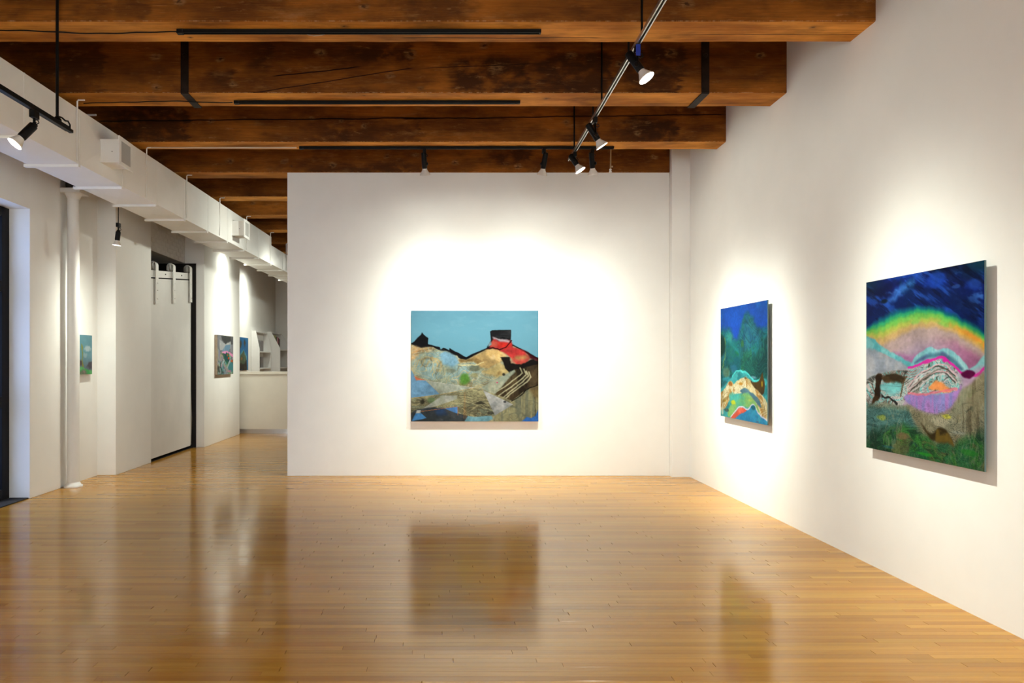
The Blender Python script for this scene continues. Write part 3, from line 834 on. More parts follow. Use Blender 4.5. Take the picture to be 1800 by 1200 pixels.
    def marble(s, mask, cols, fu, fv, seed, twist=1.2, amt=.8):
        w1 = s.n(fu * .5, fv * .5, seed) * twist; w2 = s.n(fu * .5, fv * .5, seed + 9) * twist
        for i, col in enumerate(cols):
            k_ = fbm(s.u * fu + w1 * 3, s.v * fv + w2 * 3, seed + i * 4.7)
            s.lay(mask * sstep(.52, .64, k_) * amt, col)
def art_mat(name, gain, rough=.3, gloss=.4, bump=.25):
    m = Mat(name, rough, gloss); _, c = m.attr('paint')
    h = m.nt.nodes.new('ShaderNodeMix'); h.data_type = 'RGBA'; h.blend_type = 'MULTIPLY'; h.inputs[0].default_value = 1
    m.nt.links.new(c, h.inputs[6]); h.inputs[7].default_value = (gain, gain, gain, 1); m.color(h.outputs[2])
    x, y, z = m.coord('Object')
    m.bump(m.noise(x, y, z, 45, 4, .6), bump, .002); return m.m
def painted_face(art, corner, du, dv, name, mat, parent):
    """grid from the top-left corner; du, dv: vectors along the width and down the height"""
    corner, du, dv = Vector(corner), Vector(du), Vector(dv)
    nu, nv = art.nu, art.nv
    U, V_ = art.u.ravel()[:, None], art.v.ravel()[:, None]
    co = np.array(corner)[None] + U * np.array(du)[None] + V_ * np.array(dv)[None]
    idx = np.arange(nu * nv).reshape(nv, nu)
    q = np.stack([idx[:-1, :-1], idx[1:, :-1], idx[1:, 1:], idx[:-1, 1:]], -1).reshape(-1, 4)
    me = bpy.data.meshes.new(name)
    me.vertices.add(nu * nv); me.vertices.foreach_set('co', co.ravel().astype(np.float32))
    me.loops.add(q.size); me.loops.foreach_set('vertex_index', q.ravel().astype(np.int32))
    me.polygons.add(len(q)); me.polygons.foreach_set('loop_start', np.arange(0, q.size, 4, dtype=np.int32))
    me.update(calc_edges=True); me.validate()
    c = np.clip(art.c, 0, 255) / 255.0
    c = np.where(c <= .04045, c / 12.92, ((c + .055) / 1.055) ** 2.4).reshape(-1, 3)
    a = me.attributes.new('paint', 'FLOAT_COLOR', 'POINT')
    a.data.foreach_set('color', np.concatenate([c, np.ones((len(c), 1))], 1).astype(np.float32).ravel())
    me.materials.append(mat)
    return link(name, me, parent)

# --- mesa landscape on the partition
PD = D_P - .042
x0, x1 = gx(722.5, PD), gx(946.5, PD); z1, z0 = EYE + (VY - 545.8) / F * PD, EYE + (VY - 740.5) / F * PD
C1 = lambda x, y: ((x - 157) / 1077.0, (y - 124) / 931.0)
A = Art(300, 260, C1)
A.lay(1.0 + 0 * A.u, (124, 186, 214))
A.lay(sstep(.22, .0, A.v) * .7 * A.n(3, 6, 2), (98, 150, 178)); A.lay(sstep(.5, .8, A.n(14, 30, 4)) * .22, (150, 200, 222))
ridge = [(150, 402), (185, 380), (210, 352), (238, 330), (248, 308), (262, 326), (285, 345), (302, 356), (300, 405), (370, 425), (400, 430), (408, 450), (430, 436), (480, 455), (486, 437), (512, 455), (560, 480), (600, 506), (622, 514), (680, 484), (740, 464), (798, 440), (812, 405), (832, 372), (826, 300), (840, 289), (998, 285), (1000, 370), (1010, 405), (1080, 438), (1160, 480), (1240, 525), (1240, 1060), (150, 1060)]
A.poly(ridge, (22, 22, 26), .004, .003, seed=3)
land = [(150, 402), (205, 428), (245, 440), (300, 432), (345, 432), (400, 462), (462, 462), (492, 494), (545, 500), (560, 522), (622, 538), (690, 505), (760, 470), (812, 440), (900, 430), (960, 445), (1020, 420), (1090, 458), (1170, 505), (1240, 545), (1240, 1060), (150, 1060)]
M = A.poly(land, (196, 182, 142), .006, .004, seed=5)
A.marble(M, [(168, 176, 150), (214, 192, 140), (150, 172, 168), (130, 118, 88)], 7, 9, 11, 1.4, .6)
A.poly([(155, 408), (230, 440), (345, 434), (330, 470), (250, 480), (200, 530), (165, 560)], (226, 186, 132), .02, .02, .9, col2=(236, 150, 96), nf=(8, 10), seed=8, amt=.5)
A.poly([(165, 560), (240, 480), (345, 462), (440, 462), (550, 520), (560, 580), (700, 560), (812, 540), (800, 585), (740, 640), (620, 690), (470, 735), (300, 705), (190, 650)], (150, 184, 190), .02, .02, .85, col2=(186, 184, 144), nf=(10, 14), seed=12, amt=.7)
for k_ in range(5):
    A.line([(175 + 30 * k_, 600), (205 + 34 * k_, 540 - 6 * k_), (300 + 22 * k_, 500 + 8 * k_), (360 + 16 * k_, 560 + 6 * k_), (330 + 20 * k_, 640)], .0055, (212, 182, 124), .02, .7, 9, 20 + k_)
A.contour(M, 4, 5, 91, 14, (226, 204, 150), .10, .65); A.contour(M, 6, 8, 93, 12, (120, 116, 92), .08, .5); A.contour(M, 9, 9, 94, 9, (196, 214, 206), .1, .5)
A.poly([(400, 495), (450, 466), (540, 508), (556, 560), (512, 592), (420, 570)], (140, 190, 222), .015, .012, .95, seed=14)
A.poly([(560, 535), (622, 540), (800, 452), (900, 440), (960, 500), (905, 560), (820, 610), (740, 600), (690, 545), (580, 560)], (196, 162, 106), .015, .012, .9, col2=(120, 96, 56), nf=(9, 16), seed=16)
A.poly([(800, 455), (880, 448), (940, 470), (960, 500), (905, 552), (830, 530), (790, 500)], (240, 200, 132), .012, .012, 1, col2=(250, 220, 170), nf=(20, 20), seed=18)
A.poly([(905, 560), (960, 590), (1000, 640), (880, 680), (760, 640), (850, 590)], (212, 188, 128), .015, .012, .9, col2=(160, 128, 76), nf=(12, 12), seed=19)
A.poly([(828, 392), (862, 350), (900, 378), (996, 372), (1012, 420), (1100, 460), (1168, 520), (1120, 570), (1050, 580), (985, 505), (930, 470), (900, 452), (822, 430)], (206, 62, 62), .012, .01, 1, col2=(240, 118, 92), nf=(10, 12), seed=22)
A.poly([(1040, 500), (1120, 500), (1160, 520), (1100, 566), (1000, 560)], (214, 110, 92), .03, .02, .8, col2=(168, 158, 84), nf=(14, 14), seed=23)
A.poly([(890, 385), (990, 390), (1000, 420), (950, 448), (880, 430)], (232, 52, 44), .02, .012, .9, seed=24)
A.poly([(845, 340), (900, 362), (985, 368), (992, 385), (900, 386), (850, 362)], (214, 196, 208), .015, .01, .9, seed=25)
A.poly([(826, 300), (842, 289), (998, 285), (1000, 366), (930, 345), (896, 362), (846, 342), (832, 368)], (34, 34, 38), .006, .004, 1, col2=(56, 58, 62), nf=(4, 40), seed=26)
A.line([(800, 440), (850, 430), (905, 452), (960, 432), (985, 402), (1000, 372)], .008, (60, 10, 14), .012, .9, seed=27)
A.poly([(812, 405), (832, 378), (838, 410), (808, 428)], (150, 180, 190), .004, .004, .9)
A.poly([(1090, 450), (1240, 530), (1240, 560), (1160, 520), (1140, 490)], (70, 12, 22), .015, .01, .9, seed=28)
A.poly([(905, 515), (990, 518), (1008, 566), (1090, 578), (1150, 545), (1185, 530), (1240, 545), (1240, 600), (1100, 620), (1036, 622), (992, 650), (950, 600), (935, 560)], (28, 25, 24), .012, .006, 1, seed=29)
D_ = A.poly([(1030, 622), (1240, 575), (1240, 750), (1150, 772), (1080, 830), (1012, 880), (930, 850), (850, 835), (960, 700)], (74, 60, 44), .008, .006, 1, col2=(40, 33, 26), nf=(30, 10), seed=31)
A.marble(D_, [(112, 96, 66)], 26, 8, 33, .6, .6)
for k_, (a, b) in enumerate(((0, 0), (22, 14), (44, 22), (-40, -14))):
    A.line([(1112 + a * .9, 618 + b), (1132 + a * .9, 660 + b), (1085 + a, 705 + b), (1000 + a, 770 + b), (900 + a * 1.3, 838 + b)], .0075, (206, 200, 164), .008, .9, 12, 35 + k_)
A.poly([(1030, 618), (1040, 636), (960, 720), (870, 826), (800, 812), (745, 770), (820, 730), (900, 690)], (166, 176, 160), .01, .008, .95, col2=(196, 196, 170), nf=(14, 8), seed=40)
A.blob(610, 700, 62, 58, (92, 146, 58), .95, .35, 41); A.blob(690, 610, 70, 34, (112, 116, 96), .8, .5, 42); A.blob(690, 665, 40, 30, (160, 150, 96), .6, .5, 43)
A.blob(940, 660, 18, 16, (40, 38, 34), .9, .3, 44); A.blob(885, 728, 10, 8, (206, 70, 120), .9, .2, 45); A.blob(500, 630, 50, 24, (132, 138, 118), .7, .5, 46)
A.line([(560, 582), (640, 580), (720, 578), (770, 556)], .006, (236, 222, 166), .01, .9)
L_ = A.poly([(155, 858), (400, 830), (550, 815), (700, 782), (780, 800), (870, 832), (1010, 885), (880, 1000), (640, 1060), (150, 1060)], (168, 164, 126), .008, .01, .9, seed=48)
A.marble(L_, [(120, 112, 84), (196, 190, 146), (70, 66, 54), (150, 168, 150)], 7, 14, 50, 1.2, .55)
A.contour(L_, 5, 10, 95, 12, (216, 206, 160), .12, .6); A.contour(L_, 6, 12, 96, 12, (60, 58, 48), .08, .5)
for k_ in range(9): A.line([(560 + k_ * 3, 830 + k_ * 8), (700 + 20 * k_, 850 + 16 * k_), (880 + 8 * k_, 850 + 18 * k_)], .004, (214, 206, 160) if k_ % 2 else (92, 90, 78), .02, .6, 7, 60 + k_)
J_ = A.poly([(1240, 760), (1160, 776), (1090, 830), (1020, 885), (930, 960), (870, 1005), (850, 1060), (1240, 1060)], (164, 160, 124), .008, .008, 1, seed=52)
A.contour(J_, 4, 4, 97, 10, (96, 104, 96), .1, .4)
A.lay(J_ * sstep(.5, .7, A.n(40, 3, 53)) * .6, (120, 126, 112)); A.lay(J_ * sstep(.62, .72, A.n(60, 2, 54)) * .6, (206, 190, 140))
A.poly([(1150, 780), (1240, 745), (1240, 860), (1190, 850)], (120, 98, 62), .02, .02, .8, seed=55)
A.line([(1010, 885), (1080, 835), (1150, 778), (1240, 742)], .006, (26, 24, 22), .01, .95)
A.line([(1205, 850), (1207, 1000), (1204, 1045)], .004, (66, 56, 40), .004, .8)
A.poly([(150, 610), (196, 690), (280, 712), (404, 828), (150, 860)], (124, 174, 218), .003, .003, .97, col2=(150, 192, 226), nf=(6, 8), seed=57, amt=.5)
A.poly([(180, 672), (215, 690), (280, 708), (200, 712)], (236, 124, 84), .006, .006, .9)
A.poly([(285, 714), (420, 736), (690, 772), (404, 828)], (192, 200, 190), .002, .003, .85, col2=(170, 176, 158), nf=(20, 20), seed=58)
A.line([(285, 714), (690, 772), (404, 828)], .0025, (228, 230, 222), .001, .8)
A.line([(160, 858), (404, 828), (690, 774)], .003, (206, 176, 110), .002, .9)
A.blob(330, 880, 44, 30, (120, 150, 104), .8, .4, 59); A.blob(255, 890, 30, 40, (40, 40, 34), .8, .6, 61); A.blob(330, 945, 60, 12, (36, 32, 28), .8, .6, 62)
A.poly([(420, 838), (548, 838), (545, 868), (240, 966), (200, 985)], (200, 206, 204), .003, .003, .8, col2=(176, 180, 158), nf=(20, 8), seed=63)
A.blob(745, 900, 60, 16, (44, 42, 38), .8, .6, 64); A.blob(830, 985, 50, 14, (60, 60, 54), .7, .6, 65)
A.poly([(766, 794), (1020, 911), (868, 1004)], (206, 208, 214), .002, .003, .88, col2=(150, 156, 160), nf=(8, 10), seed=66)
A.blob(950, 890, 18, 12, (40, 44, 50), .8, .5, 67)
A.poly([(157, 985), (200, 958), (300, 936), (440, 944), (550, 985), (640, 1012), (600, 1060), (157, 1060)], (62, 68, 74), .008, .005, 1, col2=(96, 100, 104), nf=(8, 12), seed=68)
A.poly([(268, 966), (550, 930), (551, 990), (440, 946)], (96, 152, 222), .002, .003); A.poly([(360, 962), (440, 950), (470, 985), (380, 1000)], (52, 84, 140), .03, .02, .7)
A.poly([(196, 985), (242, 985), (290, 1026), (163, 1052)], (88, 156, 226), .003, .003); A.poly([(205, 960), (240, 958), (236, 984), (196, 986)], (212, 216, 214), .003, .003)
A.poly([(606, 1060), (640, 1012), (700, 1016), (838, 1008), (850, 1032), (800, 1060)], (130, 184, 204), .005, .004)
A.poly([(1090, 1060), (1130, 1018), (1170, 1028), (1205, 1015), (1225, 970), (1240, 930), (1240, 1060)], (64, 128, 226), .01, .004, seed=70)
for k_ in range(3): A.line([(602 + k_ * 9, 812), (604 + k_ * 9, 1030)], .002, (206, 140, 70), .002, .6)
A.line([(240, 970), (552, 930), (552, 1000)], .0025, (216, 130, 60), .002, .8)
SK = A.c.copy()
A.grain(.14, 60, 50, 5); A.grain(.18, 14, 12, 9)
A.c = np.where((sstep(-.002, .002, A.sd(ridge, .004, 14, 3)) > .5)[..., None], A.c, SK)
th = thing('painting', ((x0 + x1) / 2, D_P, z0), 'wide mesa landscape painting with red butte on the white partition', 'painting')
MB().bbox(x0, x1, PD + .001, D_P - .002, z0, z1, .003).build('stretched_canvas', CANVAS, th)
painted_face(A, (x0, PD - .0005, z1), (x1 - x0, 0, 0), (0, 0, z0 - z1), 'painted_face', art_mat('mesa_paint', .37, .5, .04), th)

# --- the two square panels on the right wall
def right_art(xl_px, xr_px, yt, yb, scale, ox, oy, fill, label, gain, nu=260):
    def D(x): return 3.083 / ((x - VX) / F - .0229)
    da, db = D(xl_px), D(xr_px)
    W = abs(da - db); zt_ = EYE + (VY - yt) / F * da; zb_ = EYE + (VY - yb) / F * da; H = zt_ - zb_
    def conv(cx_, cy_):
        x, y = ox + cx_ / scale, oy + cy_ / scale
        d = D(x); return (da - d) / W, (zt_ - (EYE + (VY - y) / F * d)) / H
    A = Art(nu, nu, conv); A.smooth = True; fill(A); A.grain(.10, 50, 70, 5); A.grain(.12, 9, 12, 8)
    off = .036; th_ = .010
    w0 = Vector((XR(da), da, 0)); w1 = Vector((XR(db), db, 0)); tdir = (w1 - w0).normalized(); nrm = Vector((-abs(tdir.y), tdir.x * (1 if tdir.y < 0 else -1), 0))
    nrm = Vector((tdir.y, -tdir.x, 0)); nrm = nrm if nrm.x < 0 else -nrm
    th = thing('painting', (w0 + w1) / 2 + Vector((0, 0, zb_)), label, 'painting')
    def quad_box(a, b, n0, n1, zl, zh):
        m = MB(); q = [a + nrm * n0, b + nrm * n0, b + nrm * n1, a + nrm * n1]
        m.prism([(p.x, p.y) for p in q], zl, zh, 'z'); return m
    quad_box(w0, w1, off, off + th_, zb_, zt_).build('panel', PANELE, th)
    c0 = w0 + tdir * .12; c1 = w1 - tdir * .12
    quad_box(c0, c1, .001, off - .0005, zt_ - .24, zt_ - .18).build('hanging_cleat', CANVAS, th)
    quad_box(c0, c1, .001, off - .0005, zb_ + .18, zb_ + .24).build('hanging_cleat', CANVAS, th)
    painted_face(A, w0 + nrm * (off + th_ + .0006) + Vector((0, 0, zt_)), w1 - w0, (0, 0, -H), 'painted_face', art_mat(label.split()[0] + '_paint', gain, .42, .02, .12), th)
    return th
def rainbow(A):
    u, v = A.u, A.v; one = 1.0 + 0 * u
    A.lay(one, (8, 30, 110))
    w = A.n(3, 5, 1)
    br = fbm(u * 4 + v * 7, v * 10 - u * 5 + w * 2, 3, 5)
    A.lay(sstep(.45, .7, br) * .85, (22, 70, 190)); A.lay(sstep(.6, .75, fbm(u * 5 + v * 8, v * 12 - u * 6, 6, 5)) * .8, (70, 130, 225))
    A.lay(sstep(.5, .7, A.n(3, 6, 9)) * .8, (3, 10, 52)); A.lay(sstep(.55, .75, A.n(9, 6, 10)) * .5 * sstep(.3, .0, v), (4, 60, 66))
    A.lay(sstep(.12, 0, v) * sstep(.72, 1, u) * .8, (6, 62, 60)); A.lay(sstep(.12, 0, v) * sstep(.25, 0, u) * .8, (6, 48, 62))
    A.poly([(68, 330), (150, 285), (240, 225), (340, 195), (470, 185), (560, 200), (690, 330), (690, 430), (560, 350), (400, 290), (250, 310), (150, 370), (68, 410)], (4, 28, 86), .02, .05, .85, seed=71)
    A.poly([(180, 268), (215, 225), (250, 190), (310, 160), (300, 185), (250, 225), (205, 262)], (70, 140, 232), .03, .03, .75, seed=72); st = fbm(u * 3 + v * 4, v * 22 - u * 13, 131, 4); A.lay(sstep(.55, .72, st) * sstep(.4, .2, v) * .6, (40, 100, 215)); A.lay(sstep(.56, .7, fbm(u * 3 + v * 4, v * 26 - u * 15, 137, 4)) * sstep(.45, .2, v) * .6, (2, 8, 40)); A.blob(165, 262, 22, 14, (2, 20, 34), .9, .5, 73)
    A.blob(430, 150, 70, 40, (24, 70, 190), .7, .5, 74); A.blob(540, 185, 30, 10, (70, 120, 210), .5, .6, 75); A.blob(640, 170, 40, 30, (40, 90, 200), .6, .5, 76)
    # arc: distance below its upper rim
    pts = [A.conv(*p) for p in [(68, 405), (150, 350), (230, 315), (350, 292), (440, 300), (540, 335), (620, 380), (690, 425)]]
    rim = np.interp(u, [p[0] for p in pts], [p[1] for p in pts])
    pts2 = [A.conv(*p) for p in [(68, 455), (150, 490), (250, 435), (340, 395), (440, 398), (540, 430), (620, 475), (690, 530)]]
    low = np.interp(u, [p[0] for p in pts2], [p[1] for p in pts2])
    k_ = (v - rim + (fbm(u * 26, v * 8, 75, 3) - .5) * .022) / np.maximum(low - rim, .03)
    for (a, b, col) in ((-.18, .08, (8, 96, 120)), (.02, .2, (44, 160, 110)), (.18, .40, (120, 190, 84)), (.4, .62, (178, 188, 84)), (.6, .85, (204, 168, 110)), (.85, 1.15, (182, 158, 156)), (1.2, 2.2, (172, 150, 172))):
        A.lay(sstep(a, b, k_), col)
    A.lay(sstep(.3, .6, k_) * sstep(.95, .6, k_) * sstep(.66, .9, u), (240, 160, 60)); A.lay(sstep(.45, .7, A.n(9, 14, 76)) * sstep(.1, .3, k_) * sstep(.9, .7, k_) * .5, (110, 204, 90))
    A.lay(sstep(1.1, 1.6, k_) * sstep(.5, .7, A.n(4, 8, 77)) * .6, (206, 176, 196)); A.lay(sstep(1.1, 1.7, k_) * sstep(.55, .95, u) * .75, (168, 92, 142))
    A.poly([(215, 520), (310, 540), (400, 498), (330, 575), (290, 575)], (170, 104, 160), .01, .02, .8, seed=78)
    A.poly([(60, 448), (105, 450), (130, 480), (180, 518), (250, 548), (300, 578), (320, 592), (290, 606), (230, 570), (150, 530), (60, 522)], (92, 178, 188), .012, .008, 1, col2=(140, 206, 210), nf=(14, 10), seed=80)
    A.poly([(60, 510), (140, 528), (210, 560), (290, 604), (250, 622), (130, 640), (60, 690)], (156, 164, 180), .012, .012, 1, col2=(190, 190, 196), nf=(8, 8), seed=81)
    A.poly([(312, 592), (318, 560), (350, 530), (405, 494), (440, 510), (490, 506), (550, 540), (585, 580), (602, 616), (570, 628), (520, 580), (470, 556), (400, 556), (340, 600)], (128, 194, 204), .008, .006, 1, col2=(176, 220, 226), nf=(30, 6), seed=82)
    A.poly([(320, 585), (380, 535), (470, 525), (540, 560), (575, 600), (560, 612), (480, 556), (400, 552)], (62, 112, 136), .012, .012, .8, col2=(86, 80, 140), nf=(12, 12), seed=83)
    A.poly([(600, 618), (640, 590), (690, 540), (700, 600), (640, 626)], (140, 202, 208), .006, .006, 1, seed=84)
    Mm = A.poly([(60, 690), (130, 636), (260, 616), (330, 604), (420, 566), (470, 560), (530, 600), (570, 640), (580, 690), (560, 740), (420, 740), (300, 740), (250, 800), (170, 790), (100, 810), (60, 820)], (186, 190, 186), .008, .008, 1, seed=85)
    A.marble(Mm, [(112, 206, 206), (224, 206, 206), (150, 140, 150), (84, 76, 62)], 8, 11, 86, 1.8, .6)
    A.contour(Mm, 4, 7, 87, 14, (96, 208, 212), .16, .7, 2.6); A.contour(Mm, 4, 8, 88, 12, (40, 34, 30), .08, .7, 2.6); A.contour(Mm, 5, 9, 89, 12, (236, 226, 226), .12, .6, 2.6)
    A.poly([(500, 600), (560, 640), (690, 600), (690, 650), (640, 690), (570, 720), (560, 660)], (184, 160, 190), .01, .015, .9, seed=87)
    for k2 in range(7): A.line([(290, 740 - k2 * 6), (340, 700 - k2 * 10), (420, 650 - k2 * 9), (480, 640 - k2 * 8), (540, 680 - k2 * 6)], .006, [(212, 200, 204), (60, 58, 52), (236, 190, 200), (130, 120, 110)][k2 % 4], .02, .8, 8, 90 + k2)
    A.poly([(120, 645), (152, 636), (146, 700), (140, 765), (84, 802), (112, 750)], (66, 42, 22), .02, .006, 1, col2=(30, 20, 14), seed=98); A.poly([(160, 638), (262, 652), (255, 684), (172, 668)], (84, 62, 36), .02, .008, .95, col2=(40, 30, 18), seed=99)
    A.poly([(155, 690), (250, 680), (230, 740), (160, 735)], (120, 206, 210), .02, .012, .8, col2=(60, 90, 100), nf=(6, 26), seed=100); A.line([(150, 745), (190, 760), (230, 800)], .01, (22, 18, 18), .02, .9, seed=101)
    A.line([(250, 750), (260, 700), (280, 650)], .008, (90, 66, 40), .015, .8)
    A.poly([(395, 706), (420, 686), (460, 672), (515, 726), (450, 722), (420, 724)], (246, 152, 84), .012, .008, .95, seed=102)
    A.poly([(268, 752), (330, 740), (440, 742), (545, 722), (564, 690), (568, 720), (545, 770), (500, 818), (430, 842), (370, 830), (310, 800)], (176, 128, 202), .008, .008, 1, col2=(120, 140, 204), nf=(16, 5), seed=103)
    A.line([(290, 735), (360, 742), (470, 728), (545, 716)], .009, (238, 120, 140), .012, .8)
    A.line([(290, 604), (340, 594), (365, 580), (430, 556), (460, 555), (500, 570), (545, 604), (575, 632), (640, 640), (695, 604)], .010, (222, 44, 166), .012, .95, seed=104)
    A.blob(482, 566, 18, 14, (250, 30, 180), .9, .3, 105); A.poly([(566, 642), (598, 612), (640, 632), (612, 658)], (88, 6, 62), .008, .006)
    G0 = A.poly([(60, 812), (170, 792), (260, 800), (300, 800), (370, 835), (450, 846), (520, 812), (565, 740), (620, 690), (700, 650), (700, 1140), (60, 1020)], (138, 130, 104), .015, .015, 1, seed=106)
    A.marble(G0, [(170, 160, 132), (112, 118, 86), (150, 150, 130)], 9, 6, 107, 1.2, .6)
    A.lay(G0 * sstep(.52, .68, A.n(34, 5, 108)) * sstep(.7, .9, u) * .6, (86, 74, 54))
    A.poly([(60, 815), (180, 800), (270, 820), (330, 900), (290, 960), (60, 990)], (84, 138, 140), .03, .03, .9, col2=(46, 84, 84), nf=(8, 30), seed=109)
    A.blob(150, 860, 30, 22, (170, 180, 60), .7, .5, 110); A.blob(490, 855, 34, 20, (200, 196, 60), .8, .5, 111); A.blob(440, 880, 60, 40, (196, 186, 160), .7, .5, 112); A.blob(560, 940, 50, 20, (176, 180, 168), .7, .5, 113)
    G1 = A.poly([(60, 960), (160, 930), (250, 900), (330, 930), (420, 985), (520, 1005), (600, 960), (700, 940), (700, 1150), (60, 1030)], (30, 78, 52), .03, .04, .92, seed=114)
    A.marble(G1, [(62, 132, 46), (104, 100, 62), (14, 40, 34), (40, 110, 70)], 7, 9, 115, 1.6, .75)
    G2 = sstep(.62, .8, v)
    wr = np.abs(np.sin((A.n(9, 13, 116) * 60) + v * 60)); A.lay(G2 * sstep(.8, .99, wr) * .28, (12, 26, 24)); A.lay(G2 * sstep(.2, .02, wr) * .2, (150, 160, 120))
    Gm = np.clip(G0 + G1, 0, 1)
    br_ = sstep(.42, .62, A.n(6, 8, 140)); A.contour(Gm * br_, 8, 16, 122, 16, (16, 34, 28), .16, .4, 3.0); A.contour(Gm * (1 - br_), 9, 18, 124, 12, (140, 150, 110), .14, .28, 3.0); A.contour(G1 * br_, 10, 20, 126, 10, (60, 150, 66), .16, .4, 3.0); A.contour(G0 * (1 - br_), 14, 4, 128, 9, (176, 168, 140), .16, .3, 1.5)
    A.blob(380, 1050, 60, 26, (40, 150, 40), .8, .5, 117); A.blob(610, 1040, 60, 30, (40, 130, 40), .7, .5, 118); A.blob(260, 955, 40, 30, (130, 96, 70), .7, .5, 119); A.blob(180, 1010, 50, 20, (30, 90, 100), .7, .4, 120)
    A.poly([(360, 893), (385, 925), (412, 948), (450, 916), (490, 928), (512, 970), (528, 1012), (490, 990), (410, 978)], (52, 40, 18), .015, .01, .97, col2=(136, 110, 40), nf=(18, 14), seed=121, amt=.7)
def bluepeak(A):
    u, v = A.u, A.v; one = 1.0 + 0 * u
    A.lay(one, (14, 80, 186)); A.lay(sstep(.45, .7, A.n(3, 4, 1)) * .7, (22, 112, 204)); A.lay(sstep(.1, .35, v) * sstep(.5, .3, v) * .6, (18, 60, 190))
    M = A.poly([(110, 385), (160, 338), (210, 370), (235, 420), (270, 400), (310, 260), (340, 205), (400, 270), (440, 320), (525, 370), (525, 800), (110, 860)], (14, 92, 100), .03, .05, .95, seed=2)
    A.marble(M, [(22, 128, 116), (8, 58, 62), (20, 112, 130), (36, 104, 60)], 6, 5, 3, 1.5, .7)
    A.poly([(330, 215), (370, 240), (430, 330), (470, 360), (440, 420), (380, 470), (300, 520), (290, 440)], (20, 86, 130), .04, .05, .8, col2=(50, 130, 140), nf=(12, 12), seed=4)
    A.poly([(290, 605), (400, 560), (460, 470), (525, 415), (525, 700), (430, 745), (360, 700)], (4, 58, 62), .03, .03, .9, col2=(20, 100, 90), nf=(9, 9), seed=5)
    A.contour(M, 4, 3, 61, 16, (60, 160, 150), .14, .3); A.contour(M, 4, 4, 63, 14, (4, 40, 44), .14, .35); A.contour(M, 9, 8, 65, 10, (40, 120, 70), .12, .3)
    A.blob(185, 400, 40, 60, (60, 150, 140), .7, .5, 6); A.blob(245, 540, 40, 40, (20, 110, 50), .8, .5, 7); A.blob(300, 450, 22, 50, (60, 120, 50), .7, .5, 8)
    A.poly([(112, 385), (145, 400), (155, 470), (140, 540), (112, 545)], (6, 52, 48), .02, .02, .9, seed=9); A.line([(150, 400), (160, 480), (150, 560), (130, 660)], .014, (110, 140, 70), .02, .8)
    A.poly([(165, 440), (210, 460), (290, 620), (250, 680), (190, 640), (160, 540)], (10, 92, 108), .03, .03, .8, col2=(30, 110, 90), seed=10)
    A.blob(160, 690, 36, 60, (120, 140, 110), .6, .5, 11); A.blob(160, 750, 50, 30, (40, 150, 170), .7, .5, 12); A.blob(230, 660, 40, 40, (40, 110, 150), .6, .4, 13); A.blob(390, 735, 40, 20, (130, 170, 190), .7, .5, 14)
    A.poly([(110, 860), (150, 800), (200, 740), (250, 690), (290, 680), (330, 695), (380, 745), (430, 765), (470, 745), (525, 800), (525, 1150), (110, 1150)], (60, 160, 166), .015, .012, 1, col2=(20, 110, 120), nf=(8, 12), seed=15)
    A.line([(215, 725), (240, 692), (290, 682), (335, 700), (400, 765), (440, 758), (470, 735), (500, 790)], .012, (80, 206, 206), .015, .9)
    T = A.poly([(110, 880), (140, 850), (170, 800), (200, 764), (225, 785), (260, 765), (320, 725), (345, 735), (400, 800), (420, 830), (470, 890), (525, 970), (525, 1110), (470, 1075), (430, 1030), (380, 940), (330, 880), (250, 870), (200, 900), (160, 980), (110, 1010)], (212, 198, 152), .015, .008, 1, seed=16)
    A.marble(T, [(226, 216, 186), (160, 104, 30), (186, 170, 120)], 9, 7, 17, 1.4, .7); A.contour(T, 5, 7, 67, 14, (110, 80, 30), .1, .5); A.contour(T, 5, 8, 69, 12, (236, 232, 210), .12, .5); A.blob(200, 790, 22, 30, (150, 84, 18), .9, .5, 18); A.blob(290, 790, 34, 22, (176, 116, 26), .8, .5, 19); A.blob(330, 740, 20, 10, (40, 30, 18), .9, .4, 20)
    A.poly([(372, 765), (400, 775), (440, 762), (470, 698), (485, 740), (498, 795), (480, 880), (440, 850), (400, 820)], (74, 54, 22), .012, .008, 1, col2=(30, 26, 20), nf=(20, 8), seed=21); A.blob(470, 790, 8, 30, (170, 140, 30), .8, .5, 22)
    A.poly([(282, 855), (310, 825), (350, 838), (410, 885), (445, 930), (465, 985), (430, 965), (380, 905), (310, 875)], (70, 112, 132), .012, .008, 1, col2=(110, 140, 150), nf=(6, 20), seed=23)
    A.poly([(180, 1000), (230, 930), (270, 890), (330, 868), (380, 900), (420, 960), (450, 1035), (400, 1000), (300, 990), (230, 1050), (180, 1070)], (128, 178, 104), .015, .012, 1, col2=(60, 160, 140), nf=(4, 6), seed=24); A.poly([(190, 880), (250, 870), (290, 900), (250, 940), (200, 930)], (70, 170, 160), .02, .02, .9, seed=25)
    A.blob(220, 945, 26, 26, (190, 196, 40), .9, .4, 26); A.blob(370, 930, 26, 20, (186, 196, 90), .7, .5, 27); A.blob(150, 930, 20, 20, (150, 120, 30), .8, .6, 28); A.blob(165, 1010, 24, 20, (60, 80, 76), .8, .6, 29); A.blob(130, 1010, 14, 50, (206, 216, 196), .8, .5, 30)
    A.poly([(195, 1085), (240, 1030), (270, 990), (300, 985), (345, 1010), (375, 975), (400, 968), (440, 1040), (525, 1105), (525, 1160), (195, 1090)], (36, 126, 178), .008, .006, 1, col2=(70, 170, 196), nf=(7, 7), seed=31)
    A.poly([(195, 1085), (240, 1030), (270, 990), (300, 985), (340, 1010), (310, 1030), (260, 1060), (235, 1085)], (220, 84, 62), .01, .008, .95, col2=(236, 130, 110), nf=(10, 10), seed=32)
